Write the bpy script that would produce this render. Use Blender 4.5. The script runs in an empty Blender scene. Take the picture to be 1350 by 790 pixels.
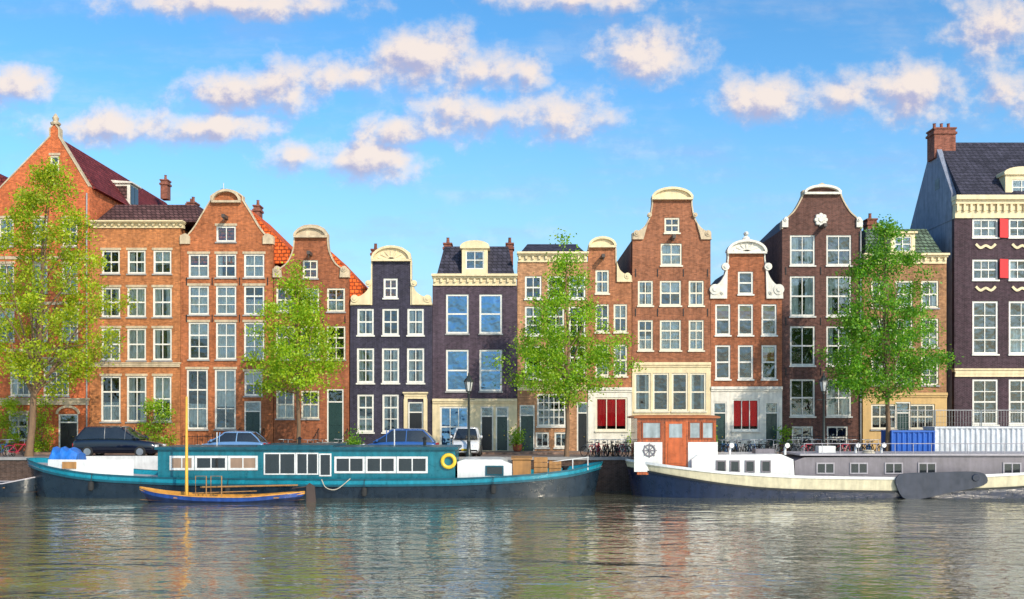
import bpy, bmesh, math, random
import numpy as np
from mathutils import Vector, geometry
random.seed(7); rng=np.random.default_rng(7)
scene=bpy.context.scene; COL=scene.collection
D=65.; F=1300.; PI=math.pi
def X(px,Y=0.): return (px-675)*(D+Y)/F
def Z(py,Y=0.): return 4.5+(545-py)*(D+Y)/F
STREET=1.9
def lin(r,g,b,k=1.):
    f=lambda v:((v/255+.055)/1.055)**2.4 if v>10 else v/255/12.92
    return (f(r)*k,f(g)*k,f(b)*k,1)
# ------------------------------------------------------------------ materials
MATS={}
class NT:
    def __init__(s,m):
        m.use_nodes=True; s.t=m.node_tree; s.t.nodes.clear()
    def n(s,typ,**kw):
        nd=s.t.nodes.new(typ)
        for k,v in kw.items():
            if k.startswith('i_'):
                key=k[2:]; key=int(key) if key.isdigit() else key.replace('_',' ')
                nd.inputs[key].default_value=v
            else: setattr(nd,k,v)
        return nd
    def l(s,a,b): s.t.links.new(a,b)
    def math(s,op,a,b=None,clamp=False):
        nd=s.t.nodes.new('ShaderNodeMath'); nd.operation=op; nd.use_clamp=clamp
        for i,v in enumerate((a,b)):
            if v is None: continue
            if isinstance(v,(int,float)): nd.inputs[i].default_value=v
            else: s.l(v,nd.inputs[i])
        return nd.outputs[0]
    def mix(s,fac,a,b,blend='MIX'):
        nd=s.t.nodes.new('ShaderNodeMix'); nd.data_type='RGBA'; nd.blend_type=blend
        for i,v in ((0,fac),(6,a),(7,b)):
            if isinstance(v,(int,float,tuple)): nd.inputs[i].default_value=v
            else: s.l(v,nd.inputs[i])
        return nd.outputs[2]
    def rng(s,v,a,b,c,d,smooth=False):
        nd=s.t.nodes.new('ShaderNodeMapRange'); nd.interpolation_type='SMOOTHSTEP' if smooth else 'LINEAR'
        s.l(v,nd.inputs[0])
        for i,q in enumerate((a,b,c,d)): nd.inputs[i+1].default_value=q
        return nd.outputs[0]
def out(t,sh):
    o=t.n('ShaderNodeOutputMaterial'); t.l(sh,o.inputs[0])
def mat(name,col,rough=.6,metal=0.,var=.18,scale=2.5,bump=.0,spec=.5,coat=0.):
    if name in MATS: return MATS[name]
    m=bpy.data.materials.new(name); t=NT(m)
    p=t.n('ShaderNodeBsdfPrincipled',i_Roughness=rough,i_Metallic=metal)
    p.inputs['Specular IOR Level'].default_value=spec; p.inputs['Coat Weight'].default_value=coat
    tc=t.n('ShaderNodeTexCoord')
    n1=t.n('ShaderNodeTexNoise',i_Scale=scale,i_Detail=6.,i_Roughness=.65); t.l(tc.outputs['Object'],n1.inputs['Vector'])
    mp=t.n('ShaderNodeMapping'); mp.inputs['Scale'].default_value=(3,3,.35); t.l(tc.outputs['Object'],mp.inputs[0])
    n2=t.n('ShaderNodeTexNoise',i_Scale=1.5,i_Detail=4.); t.l(mp.outputs[0],n2.inputs['Vector'])
    s=t.math('ADD',n1.outputs['Fac'],n2.outputs['Fac'])
    f=t.rng(s,.6,1.4,1-var*1.3,1+var*.7)
    cb=t.n('ShaderNodeCombineColor'); 
    for i in range(3): t.l(f,cb.inputs[i])
    c=t.mix(1.,col,cb.outputs[0],'MULTIPLY'); t.l(c,p.inputs['Base Color'])
    r=t.rng(n1.outputs['Fac'],.3,.7,max(.02,rough-.1),min(1,rough+.12)); t.l(r,p.inputs['Roughness'])
    if bump:
        b=t.n('ShaderNodeBump',i_Strength=bump,i_Distance=.03); t.l(n1.outputs['Fac'],b.inputs['Height']); t.l(b.outputs[0],p.inputs['Normal'])
    out(t,p.outputs[0]); MATS[name]=m; return m
def brick(name,col,w=.23,h=.075,mortar=.35,var=.33,rough=.85,bump=.4,mc=None,ms=.008,spec=.2,coat=0.):
    if name in MATS: return MATS[name]
    m=bpy.data.materials.new(name); t=NT(m)
    p=t.n('ShaderNodeBsdfPrincipled',i_Roughness=rough); p.inputs['Specular IOR Level'].default_value=spec; p.inputs['Coat Weight'].default_value=coat
    tc=t.n('ShaderNodeTexCoord'); sp=t.n('ShaderNodeSeparateXYZ'); t.l(tc.outputs['Object'],sp.inputs[0])
    cb=t.n('ShaderNodeCombineXYZ'); t.l(t.math('ADD',sp.outputs[0],sp.outputs[1]),cb.inputs[0]); t.l(sp.outputs[2],cb.inputs[1])
    br=t.n('ShaderNodeTexBrick',i_Scale=1.); t.l(cb.outputs[0],br.inputs['Vector'])
    k=lambda q:(min(1,col[0]*q),min(1,col[1]*q),min(1,col[2]*q),1)
    br.inputs['Color1'].default_value=k(1.25); br.inputs['Color2'].default_value=k(.75)
    br.inputs['Mortar'].default_value=mc or tuple(.6*c+.4*mortar*.5 for c in col[:3])+(1,)
    br.inputs['Mortar Size'].default_value=ms; br.inputs['Brick Width'].default_value=w; br.inputs['Row Height'].default_value=h
    n1=t.n('ShaderNodeTexNoise',i_Scale=.55,i_Detail=7.,i_Roughness=.7); t.l(tc.outputs['Object'],n1.inputs['Vector'])
    mp=t.n('ShaderNodeMapping'); mp.inputs['Scale'].default_value=(2.2,2.2,.16); t.l(tc.outputs['Object'],mp.inputs[0])
    n2=t.n('ShaderNodeTexNoise',i_Scale=1.2,i_Detail=5.,i_Roughness=.65); t.l(mp.outputs[0],n2.inputs['Vector'])
    n3=t.n('ShaderNodeTexNoise',i_Scale=5.,i_Detail=3.); t.l(tc.outputs['Object'],n3.inputs['Vector'])
    s=t.math('ADD',t.math('ADD',n1.outputs['Fac'],n2.outputs['Fac']),n3.outputs['Fac'])
    f=t.rng(s,1.1,1.9,1-var*1.4,1+var*1.2)
    cc=t.n('ShaderNodeCombineColor')
    for i in range(3): t.l(f,cc.inputs[i])
    c=t.mix(1.,br.outputs['Color'],cc.outputs[0],'MULTIPLY'); t.l(c,p.inputs['Base Color'])
    b=t.n('ShaderNodeBump',i_Strength=bump,i_Distance=.02); t.l(t.math('SUBTRACT',n3.outputs['Fac'],br.outputs['Fac']),b.inputs['Height']); t.l(b.outputs[0],p.inputs['Normal'])
    out(t,p.outputs[0]); MATS[name]=m; return m
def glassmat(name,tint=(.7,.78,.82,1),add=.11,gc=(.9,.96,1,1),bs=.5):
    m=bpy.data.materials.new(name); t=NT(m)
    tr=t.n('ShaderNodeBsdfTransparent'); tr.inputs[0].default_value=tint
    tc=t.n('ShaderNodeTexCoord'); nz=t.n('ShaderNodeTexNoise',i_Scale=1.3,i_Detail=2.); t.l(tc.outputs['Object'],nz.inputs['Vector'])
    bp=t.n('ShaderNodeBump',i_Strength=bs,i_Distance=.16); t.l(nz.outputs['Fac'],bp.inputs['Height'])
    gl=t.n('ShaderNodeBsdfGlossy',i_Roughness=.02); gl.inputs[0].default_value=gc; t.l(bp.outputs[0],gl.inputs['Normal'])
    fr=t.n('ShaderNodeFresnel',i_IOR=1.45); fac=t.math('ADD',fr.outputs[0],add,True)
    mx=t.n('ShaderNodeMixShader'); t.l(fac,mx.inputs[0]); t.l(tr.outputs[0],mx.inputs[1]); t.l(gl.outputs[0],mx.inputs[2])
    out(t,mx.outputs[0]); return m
def leafmat(name,c1,c2,c3):
    m=bpy.data.materials.new(name); t=NT(m)
    g=t.n('ShaderNodeNewGeometry'); r=t.n('ShaderNodeValToRGB'); t.l(g.outputs['Random Per Island'],r.inputs[0])
    r.color_ramp.elements[0].color=c1; r.color_ramp.elements[1].color=c3; e=r.color_ramp.elements.new(.55); e.color=c2
    tc=t.n('ShaderNodeTexCoord'); nz=t.n('ShaderNodeTexNoise',i_Scale=.7,i_Detail=2.); t.l(tc.outputs['Object'],nz.inputs['Vector'])
    f=t.rng(nz.outputs['Fac'],.3,.7,.68,1.25); cc=t.n('ShaderNodeCombineColor')
    for i in range(3): t.l(f,cc.inputs[i])
    col=t.mix(1.,r.outputs[0],cc.outputs[0],'MULTIPLY')
    d=t.n('ShaderNodeBsdfDiffuse'); t.l(col,d.inputs[0])
    tl=t.n('ShaderNodeBsdfTranslucent'); tc2=t.mix(1.,col,(1.25,1.25,.6,1),'MULTIPLY'); t.l(tc2,tl.inputs[0])
    mx=t.n('ShaderNodeMixShader',i_0=.45); t.l(d.outputs[0],mx.inputs[1]); t.l(tl.outputs[0],mx.inputs[2])
    gl=t.n('ShaderNodeBsdfGlossy',i_Roughness=.45); mx2=t.n('ShaderNodeMixShader',i_0=.03); t.l(mx.outputs[0],mx2.inputs[1]); t.l(gl.outputs[0],mx2.inputs[2])
    out(t,mx2.outputs[0]); return m
WHITE=mat('white_paint',(.76,.73,.65,1),.45,var=.16); CREAMP=mat('cream_paint',(.74,.67,.52,1),.45,var=.16); GREYP=mat('grey_white_paint',(.68,.65,.58,1),.5,var=.2)
CREAM=mat('cream_stone',lin(226,206,164),.6,var=.22)
SAND=mat('sandstone',lin(198,178,148),.75,var=.35,bump=.3); PALE=mat('pale_stone',lin(226,220,206),.65,var=.25,bump=.2)
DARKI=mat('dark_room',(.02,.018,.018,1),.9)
GLASS=glassmat('window_glass'); BLUEGLASS=glassmat('sky_reflection_tint',(.3,.5,.7,1),.38,(.36,.62,.95,1)); CLEAR=glassmat('clear_glass',(.97,.97,.97,1),-.02,(1,1,1,1),.1)  # BLUEGLASS: the blue of a sky reflection is put into the glass tint
CURT=mat('net_curtain',(.85,.82,.72,1),.9,var=.2,scale=6); REDC=mat('red_curtain',(.75,.015,.02,1),.9)
DGREEN=mat('dark_green_paint',(.015,.045,.04,1),.3); BLACK=mat('black_paint',(.015,.015,.017,1),.35)
STONE=mat('hard_stone',(.32,.31,.30,1),.8,var=.25,bump=.3)
SLATE=brick('slate_tiles',lin(62,60,72),.32,.24,.1,.3,.7,.8,(.015,.015,.02,1),.02)
REDTILE=brick('red_tiles',lin(236,104,48),.3,.24,.1,.3,.8,.9,(.22,.05,.02,1),.03,.1)
MAROON=brick('maroon_tiles',lin(122,54,54),.3,.26,.1,.35,.8,.9,(.06,.015,.02,1),.03,.1)
BROWNTILE=brick('brown_tiles',lin(100,72,70),.3,.24,.1,.3,.8,.9,(.035,.02,.02,1),.03,.1)
GREENTILE=brick('green_grey_slates',lin(98,115,98),.3,.24,.1,.3,.8,.9,(.03,.04,.03,1),.03,.1)
CHIM=brick('chimney_brick',lin(140,84,66)); OLDWOOD=mat('weathered_wood',lin(165,120,70),.7,var=.3)
WOOD=brick('wheelhouse_planks',lin(164,78,30),.16,4.,.1,.42,.25,.3,(.07,.02,.01,1),.008,.5,.6)
STEEL=mat('galvanised_steel',(.45,.46,.47,1),.4,.8); RUBBER=mat('rubber',(.02,.02,.02,1),.8)
DGLASS=mat('dark_boat_glass',(.02,.025,.03,1),.05,spec=.9)
# ------------------------------------------------------------------ mesh builder
OFF={}
class MB:
    def __init__(s): s.v=[];s.f=[];s.m=[]
    def add(s,vs,fs,mi=0):
        n=len(s.v); s.v+=[tuple(v) for v in vs]; s.f+=[tuple(i+n for i in f) for f in fs]; s.m+=[mi]*len(fs)
    def box(s,x0,x1,y0,y1,z0,z1,mi=0):
        s.add([(x0,y0,z0),(x1,y0,z0),(x1,y1,z0),(x0,y1,z0),(x0,y0,z1),(x1,y0,z1),(x1,y1,z1),(x0,y1,z1)],
          [(0,3,2,1),(4,5,6,7),(0,1,5,4),(1,2,6,5),(2,3,7,6),(3,0,4,7)],mi); return s
    def prism(s,poly,y0,y1,mi=0):
        n=len(poly)
        s.add([(p[0],y0,p[1]) for p in poly]+[(p[0],y1,p[1]) for p in poly],
          [tuple(range(n)),tuple(range(2*n-1,n-1,-1))]+[(i,(i+1)%n,n+(i+1)%n,n+i) for i in range(n)],mi); return s
    def prismx(s,poly,x0,x1,mi=0):
        n=len(poly)
        s.add([(x0,p[0],p[1]) for p in poly]+[(x1,p[0],p[1]) for p in poly],
          [tuple(range(n)),tuple(range(2*n-1,n-1,-1))]+[(i,(i+1)%n,n+(i+1)%n,n+i) for i in range(n)],mi); return s
    def loft(s,rings,mi=0,caps=True,closed=True):
        n=len(rings[0]); vs=[v for r in rings for v in r]; fs=[]
        for i in range(len(rings)-1):
            for j in range(n if closed else n-1):
                k=(j+1)%n; fs.append((i*n+j,i*n+k,(i+1)*n+k,(i+1)*n+j))
        if caps: fs+= [tuple(range(n)),tuple(range((len(rings)-1)*n,len(rings)*n))]
        s.add(vs,fs,mi); return s
    def tube(s,pts,r,n=6,mi=0):
        pts=[Vector(p) for p in pts]; rs=r if isinstance(r,(list,tuple)) else [r]*len(pts); rings=[]
        for i,p in enumerate(pts):
            t=(pts[min(i+1,len(pts)-1)]-pts[max(i-1,0)]).normalized()
            a=Vector((0,0,1)) if abs(t.z)<.9 else Vector((1,0,0)); u=t.cross(a).normalized(); w=t.cross(u)
            rings.append([p+(u*math.cos(2*PI*j/n)+w*math.sin(2*PI*j/n))*rs[i] for j in range(n)])
        return s.loft(rings,mi)
    def ring(s,c,R,r,axis='y',n=20,k=5,mi=0):
        rings=[]
        for i in range(n+1):
            a=2*PI*i/n; rr=[]
            for j in range(k):
                b=2*PI*j/k; q=R+r*math.cos(b); h=r*math.sin(b)
                p=(q*math.cos(a),h,q*math.sin(a)) if axis=='y' else (q*math.cos(a),q*math.sin(a),h)
                rr.append((c[0]+p[0],c[1]+p[1],c[2]+p[2]))
            rings.append(rr)
        return s.loft(rings,mi,False)
    def lathe(s,prof,c,n=12,mi=0,axis='z'):
        rings=[]
        for r,h in prof:
            rr=[]
            for j in range(n):
                a=2*PI*j/n
                p=(r*math.cos(a),r*math.sin(a),h) if axis=='z' else (r*math.cos(a),h,r*math.sin(a))
                rr.append((c[0]+p[0],c[1]+p[1],c[2]+p[2]))
            rings.append(rr)
        return s.loft(rings,mi)
    def ribbon(s,pts,w,y0,y1,mi=0,side=0.):
        rings=[]
        for i,p in enumerate(pts):
            a=Vector(pts[max(i-1,0)]);b=Vector(pts[min(i+1,len(pts)-1)]);p=Vector(p)
            d1=(p-a).normalized() if i else (b-p).normalized(); d2=(b-p).normalized() if i<len(pts)-1 else d1
            t=(d1+d2); t=t.normalized() if t.length>1e-4 else d1; nn=Vector((-t.y,t.x)); k=1/max(.5,abs(nn.dot(Vector((-d1.y,d1.x)))))
            o=p+nn*w*(.5+side)*k; q=p-nn*w*(.5-side)*k
            rings.append([(o.x,y0,o.y),(o.x,y1,o.y),(q.x,y1,q.y),(q.x,y0,q.y)])
        return s.loft(rings,mi)
    def build(s,name,mats,par=None,smooth=False,origin=None,recalc=True,ang=40):
        if not isinstance(mats,(list,tuple)): mats=[mats]
        off=OFF[par.name] if par else (Vector(origin) if origin else None)
        if off is None:
            a=np.array(s.v); off=Vector(((a[:,0].min()+a[:,0].max())/2,(a[:,1].min()+a[:,1].max())/2,a[:,2].min()))
        me=bpy.data.meshes.new(name); a=np.array(s.v)-np.array(off); me.from_pydata(a.tolist(),[],s.f)
        for m in mats: me.materials.append(m)
        if any(s.m): me.polygons.foreach_set('material_index',s.m)
        if recalc:
            bm=bmesh.new(); bm.from_mesh(me); bmesh.ops.recalc_face_normals(bm,faces=bm.faces); bm.to_mesh(me); bm.free()
        if smooth: 
            me.polygons.foreach_set('use_smooth',[True]*len(me.polygons))
            me.set_sharp_from_angle(angle=math.radians(ang))
        o=bpy.data.objects.new(name,me); COL.objects.link(o)
        if par: o.parent=par
        else: o.location=off
        OFF[o.name]=off; return o
def tag(o,label=None,cat=None,group=None,kind=None):
    for k,v in (('label',label),('category',cat),('group',group),('kind',kind)):
        if v: o[k]=v
    return o
def thing(name,label,cat,loc=(0,0,0),group=None):
    o=bpy.data.objects.new(name,None); COL.objects.link(o); o.location=loc; o.empty_display_size=.3
    OFF[o.name]=Vector(loc); return tag(o,label,cat,group)
def copy_tree(o,par=None):
    c=o.copy(); COL.objects.link(c); c.parent=par
    for ch in o.children: copy_tree(ch,c)
    return c
def cr(p,n=5):
    p=[Vector(q) for q in p]; r=[]
    for i in range(len(p)-1):
        a=p[max(i-1,0)];b=p[i];c=p[i+1];d=p[min(i+2,len(p)-1)]
        for j in range(n):
            t=j/n; r.append(tuple(.5*((2*b)+(c-a)*t+(2*a-5*b+4*c-d)*t*t+(3*b-a-3*c+d)*t**3)))
    r.append(tuple(p[-1])); return r
def sym(cx,half):
    L=[(cx-a,b) for a,b in half]; R=[(cx+a,b) for a,b in reversed(half) if a>.01]
    return L+R
def wp(pts): return [(X(a),Z(b)) for a,b in pts]
# ------------------------------------------------------------------ buildings
def inpoly(x,y,poly):
    r=False; n=len(poly)
    for i in range(n):
        x1,y1=poly[i];x2,y2=poly[(i+1)%n]
        if (y1>y)!=(y2>y) and x<(x2-x1)*(y-y1)/(y2-y1)+x1: r=not r
    return r
def wallsec(mb,outl,holes,y,t=.35,deep=1.2):
    co=[Vector(p) for p in outl]; n=len(co); ed=[(i,(i+1)%n) for i in range(n)]
    for x0,x1,z0,z1 in holes:
        k=len(co); co+=[Vector(q) for q in ((x0,z0),(x1,z0),(x1,z1),(x0,z1))]; ed+=[(k,k+1),(k+1,k+2),(k+2,k+3),(k+3,k)]
    vs,es,fs=geometry.delaunay_2d_cdt(co,ed,[],0,1e-5)[:3]
    keep=[]
    for f in fs:
        cx=sum(vs[i].x for i in f)/3; cz=sum(vs[i].y for i in f)/3
        if inpoly(cx,cz,outl) and not any(a<cx<b and c<cz<d for a,b,c,d in holes): keep.append(f)
    mb.add([(v.x,y,v.y) for v in vs],keep); mb.add([(v.x,y+t,v.y) for v in vs],keep)
    mb.add([(p[0],y,p[1]) for p in outl]+[(p[0],y+t,p[1]) for p in outl],[(i,(i+1)%n,n+(i+1)%n,n+i) for i in range(n)])
    for x0,x1,z0,z1 in holes:
        def fr(ya,yb,mi):
            q=[(x0,z0),(x1,z0),(x1,z1),(x0,z1)]
            mb.add([(a,ya,b) for a,b in q]+[(a,yb,b) for a,b in q],[(i,(i+1)%4,4+(i+1)%4,4+i) for i in range(4)],mi)
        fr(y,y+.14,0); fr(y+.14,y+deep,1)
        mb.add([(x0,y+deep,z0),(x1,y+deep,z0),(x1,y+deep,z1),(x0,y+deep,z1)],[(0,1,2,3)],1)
def curtain(par,x0,x1,z0,z1,y,m=None,amp=.045):
    mb=MB(); n=max(6,int((x1-x0)/.05)); ph=random.random()*6
    a=[(x0+(x1-x0)*i/n,y+amp*math.sin(ph+i*1.25+.6*math.sin(i*.7)),z0) for i in range(n+1)]
    b=[(p[0],p[1],z1) for p in a]; mb.loft([a,b],0,False,False); return mb.build('curtain',m or CURT,par,recalc=False)
def window(root,cx,y0,y1,w,c=2,r=2,cur=None,fy=0.,fm=None,gm=None,sill=True,b=.115,lintel=None):
    fm=fm or WHITE; x0,x1,z0,z1=X(cx-w/2),X(cx+w/2),Z(y1),Z(y0); ya,yb=fy+.05,fy+.135
    mb=MB(); e=.003
    mb.box(x0+e,x0+b,ya,yb,z0+e,z1-e); mb.box(x1-b,x1-e,ya,yb,z0+e,z1-e); mb.box(x0+b,x1-b,ya+.004,yb-.004,z1-b,z1-e); mb.box(x0+b,x1-b,ya+.004,yb-.004,z0+e,z0+b)
    xi0,xi1,zi0,zi1=x0+b,x1-b,z0+b,z1-b
    for i in range(1,r):
        zz=zi0+(zi1-zi0)*i/r; h=.05 if (2*i==r or (r==3 and i==2)) else .027
        mb.box(xi0,xi1,ya+.02,yb-.02,zz-h,zz+h)
    for i in range(1,c):
        xx=xi0+(xi1-xi0)*i/c; mb.box(xx-.027,xx+.027,ya+.024,yb-.024,zi0,zi1)
    o=mb.build('window',fm,root)
    if cur=='R': gm=CLEAR
    g=MB(); g.add([(xi0,yb-.012,zi0),(xi1,yb-.012,zi0),(xi1,yb-.012,zi1),(xi0,yb-.012,zi1)],[(0,1,2,3)]); g.build('pane',gm or GLASS,o,recalc=False)
    if sill:
        MB().box(x0-.06,x1+.06,fy-.09,fy+.03,z0-.1,z0-.005).build('sill',fm if sill==2 else STONE,o)
    if lintel: MB().box(x0-.08,x1+.08,fy-.03,fy+.03,z1+.003,z1+.16).build('lintel',lintel,o)
    if cur is None: cur=random.choice([0,1,2,2,5,4,3])
    if cur==3 and random.random()<.45: cur=random.choice([2,5,1,4])
    yc=yb+.1; H=zi1-zi0; W=xi1-xi0
    if cur==1: curtain(o,x0+.02,x1-.02,zi0,zi0+H*random.uniform(.4,.55),yc)
    elif cur==2:
        q=random.uniform(.22,.36); curtain(o,x0+.02,xi0+W*q,zi0,zi1,yc); curtain(o,xi1-W*q,x1-.02,zi0,zi1,yc)
    elif cur==3: curtain(o,x0+.02,x1-.02,zi0,zi1,yc)
    elif cur==4: curtain(o,x0+.02,x1-.02,zi0+H*random.uniform(.35,.6),zi1,yc,None,.006)
    elif cur==5:
        curtain(o,x0+.02,xi0+W*.25,zi0,zi1,yc); curtain(o,x0+.3,x1-.02,zi0+H*.72,zi1,yc+.12)
    elif cur=='R':
        curtain(o,xi0+.01,xi1-.01,zi0+H*.1,zi1-.01,yb+.012,REDC,.012)
    elif cur=='S':
        for k,cc in enumerate(((.55,.22,.03,1),(.45,.1,.02,1),(.5,.35,.05,1))):
            MB().box(xi0,xi1,yb+.02,yb+.03,zi0+H*(.5+.16*k),zi0+H*(.66+.16*k)).build('stained_pane',mat('stained_glass_%d'%k,cc,.2),o)
    return (x0,x1,z0,z1)
def door(root,cx,y0,y1,w,m=None,fy=0.,fm=None,transom=.22):
    m=m or DGREEN; fm=fm or WHITE; x0,x1,z0,z1=X(cx-w/2),X(cx+w/2),Z(y1),Z(y0); b=.09; zt=z1-(z1-z0)*transom
    mb=MB(); mb.box(x0+.09,x1-.09,fy+.09,fy+.14,z0+.01,zt-.04)
    W=x1-x0-.18; H=zt-z0
    for a,bb in ((.08,.42),(.48,.92)):
        for s in (0,1): mb.box(x0+.09+W*(.08+.46*s),x0+.09+W*(.46+.46*s),fy+.07,fy+.09,z0+H*a,z0+H*bb)
    o=mb.build('door',m,root)
    f=MB(); f.box(x0+.003,x0+b,fy+.03,fy+.15,z0,z1-.003); f.box(x1-b,x1-.003,fy+.03,fy+.15,z0,z1-.003); f.box(x0+b,x1-b,fy+.034,fy+.146,z1-b,z1-.003); f.box(x0+b,x1-b,fy+.034,fy+.146,zt-.04,zt+.04)
    f.build('frame',fm,o)
    if transom>.05: MB().box(x0+b,x1-b,fy+.11,fy+.12,zt+.04,z1-b).build('pane',GLASS,o)
    MB().lathe([(.03,-.02),(.045,-.03),(.03,-.05)],(x0+W*.85,fy+.07,z0+1.0),8,axis='y').build('handle',mat('brass',(.6,.4,.12,1),.3,1.),o)
    return (x0,x1,z0,z1)
def house(label,x0,x1,top,m,wins=(),doors=(),gf=None,gfm=None,depth=9.,fy=0.,body=None,kw=None,coping=None,cop_m=None,sidem=None,name='canal_house'):
    kw=kw or {}; x0+=.2; x1-=.2
    root=thing(name,label,'house',(X((x0+x1)/2),fy,STREET))
    H1=[];H2=[]; g=gf or 9999
    for cols,y0,y1,w,c,r,*cur in wins:
        for i,cx in enumerate(cols):
            cu=cur[0] if cur else None
            if isinstance(cu,(list,tuple)): cu=cu[i%len(cu)]
            ww=w[i] if isinstance(w,(list,tuple)) else w
            f=fy-.06 if y0>g else fy
            h=window(root,cx,y0,y1,ww,c,r,cu,f,**kw); (H2 if y0>g else H1).append(h)
    for cx,y0,y1,w,*dm in doors:
        f=fy-.06 if y0>g else fy
        h=door(root,cx,y0,y1,w,dm[0] if dm else None,f); (H2 if y0>g else H1).append(h)
    zb=Z(gf) if gf else STREET-.3
    tp=[(min(max(a,x0),x1),b) for a,b in top]; pts=wp(tp)
    outl=[(X(x0),zb)]+pts+[(X(x1),zb)]
    mb=MB(); wallsec(mb,outl,H1,fy)
    bt=Z(body) if body else max(pts[0][1],pts[-1][1])
    xa,xb=X(x0)+.004,X(x1)-.004; ya,yb=fy+.352,fy+depth
    mb.add([(xa,ya,STREET-.3),(xb,ya,STREET-.3),(xb,yb,STREET-.3),(xa,yb,STREET-.3),(xa,ya,bt-.02),(xb,ya,bt-.02),(xb,yb,bt-.02),(xa,yb,bt-.02)],[(1,2,6,5),(2,3,7,6),(3,0,4,7),(4,5,6,7)],2 if sidem else 0)
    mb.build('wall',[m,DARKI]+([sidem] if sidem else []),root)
    if gf:
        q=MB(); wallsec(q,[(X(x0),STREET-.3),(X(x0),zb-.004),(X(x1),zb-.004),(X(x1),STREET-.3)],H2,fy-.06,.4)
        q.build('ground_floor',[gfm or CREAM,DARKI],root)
        k=MB(); k.box(X(x0),X(x1),fy-.2,fy-.062,zb-.12,zb+.06); k.box(X(x0),X(x1),fy-.13,fy-.064,zb-.25,zb-.125); k.build('string_course',gfm or CREAM,root)
    if coping is not None:
        c=MB(); c.ribbon(pts,.085,fy-.06,fy+.42); c.build('coping',cop_m or SAND,root)
    return root
def anchors(root,xs,ys):
    for y in ys:
        for x in xs: MB().box(X(x)-.025,X(x)+.025,-.05,-.003,Z(y)-.25,Z(y)+.25).build('wall_anchor',BLACK,root)
def area_railing(root,p0,p1,Y=-1.3):
    x0,x1=X(p0,Y),X(p1,Y); z=STREET+.12; mb=MB(); n=max(2,int((x1-x0)/.16))
    for i in range(n+1):
        xx=x0+(x1-x0)*i/n; mb.tube([(xx,Y,z),(xx,Y,z+1.05+(.1 if i%6==0 else 0))],.022 if i%6==0 else .012,4)
    for q in (.15,.98): mb.tube([(x0,Y,z+q),(x1,Y,z+q)],.018,4)
    mb.build('area_railing',BLACK,root)
def gable_roof(root,x0,x1,cx,ye,yr,m,fy=0.,depth=9.,chim=None):
    z0,z1=Z(ye),Z(yr); mb=MB(); mb.prism([(X(x0)+.05,z0),(X(cx),z1),(X(x1)-.05,z0)],fy+.37,fy+depth); r=mb.build('roof',m,root)
    for c in chim or []: chimney(r,*c)
    return r
def chimney(roof,cx,w,y0,y1,yy=2.5,d=.9):
    mb=MB(); xa,xb=X(cx-w/2,yy),X(cx+w/2,yy); z0,z1=Z(y1,yy),Z(y0,yy)
    mb.box(xa,xb,yy,yy+d,z0,z1); mb.box(xa-.08,xb+.08,yy-.08,yy+d+.08,z1-.35,z1-.2); mb.box(xa-.06,xb+.06,yy-.06,yy+d+.06,z1,z1+.1)
    n=max(1,int((xb-xa)/.45))
    for i in range(n): mb.lathe([(.12,0),(.1,.4),(.13,.42)],(xa+(xb-xa)*(i+.5)/n,yy+d/2,z1+.1),8)
    mb.build('chimney',CHIM,roof)
def cornice(root,x0,x1,y0,y1,m=None,fy=0.,pr=.45,mod=True):
    m=m or CREAM; z0,z1=Z(y1),Z(y0); h=z1-z0; mb=MB(); xa,xb=X(x0),X(x1)
    mb.box(xa,xb,fy-.1,fy+.3,z0+.002,z0+h*.35); mb.box(xa-.04,xb+.04,fy-pr*.6,fy+.302,z0+h*.62,z0+h*.8); mb.box(xa-.08,xb+.08,fy-pr,fy+.304,z0+h*.8,z1)
    mb.box(xa+.01,xb-.01,fy-.13,fy+.298,z0+h*.35,z0+h*.62)
    if mod:
        n=int((xb-xa)/.45)
        for i in range(n+1):
            xx=xa+.12+(xb-xa-.24)*i/n; mb.box(xx-.07,xx+.07,fy-pr*.55,fy-.13,z0+h*.3,z0+h*.62)
    return mb.build('cornice',m,root)
def mansard(root,x0,x1,y0,y1,m,inx=10,iny=1.6,fy=0.,depth=9.,chim=None):
    z0,z1=Z(y1)+.01,Z(y0,iny); xa,xb=X(x0),X(x1); i=inx*.05; mb=MB()
    mb.loft([[(xa,fy+.1,z0),(xb,fy+.1,z0),(xb,fy+depth,z0),(xa,fy+depth,z0)],[(xa+i,fy+iny,z1),(xb-i,fy+iny,z1),(xb-i,fy+depth-1,z1),(xa+i,fy+depth-1,z1)]])
    r=mb.build('roof',m,root)
    for c in chim or []: chimney(r,*c)
    return r
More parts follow.
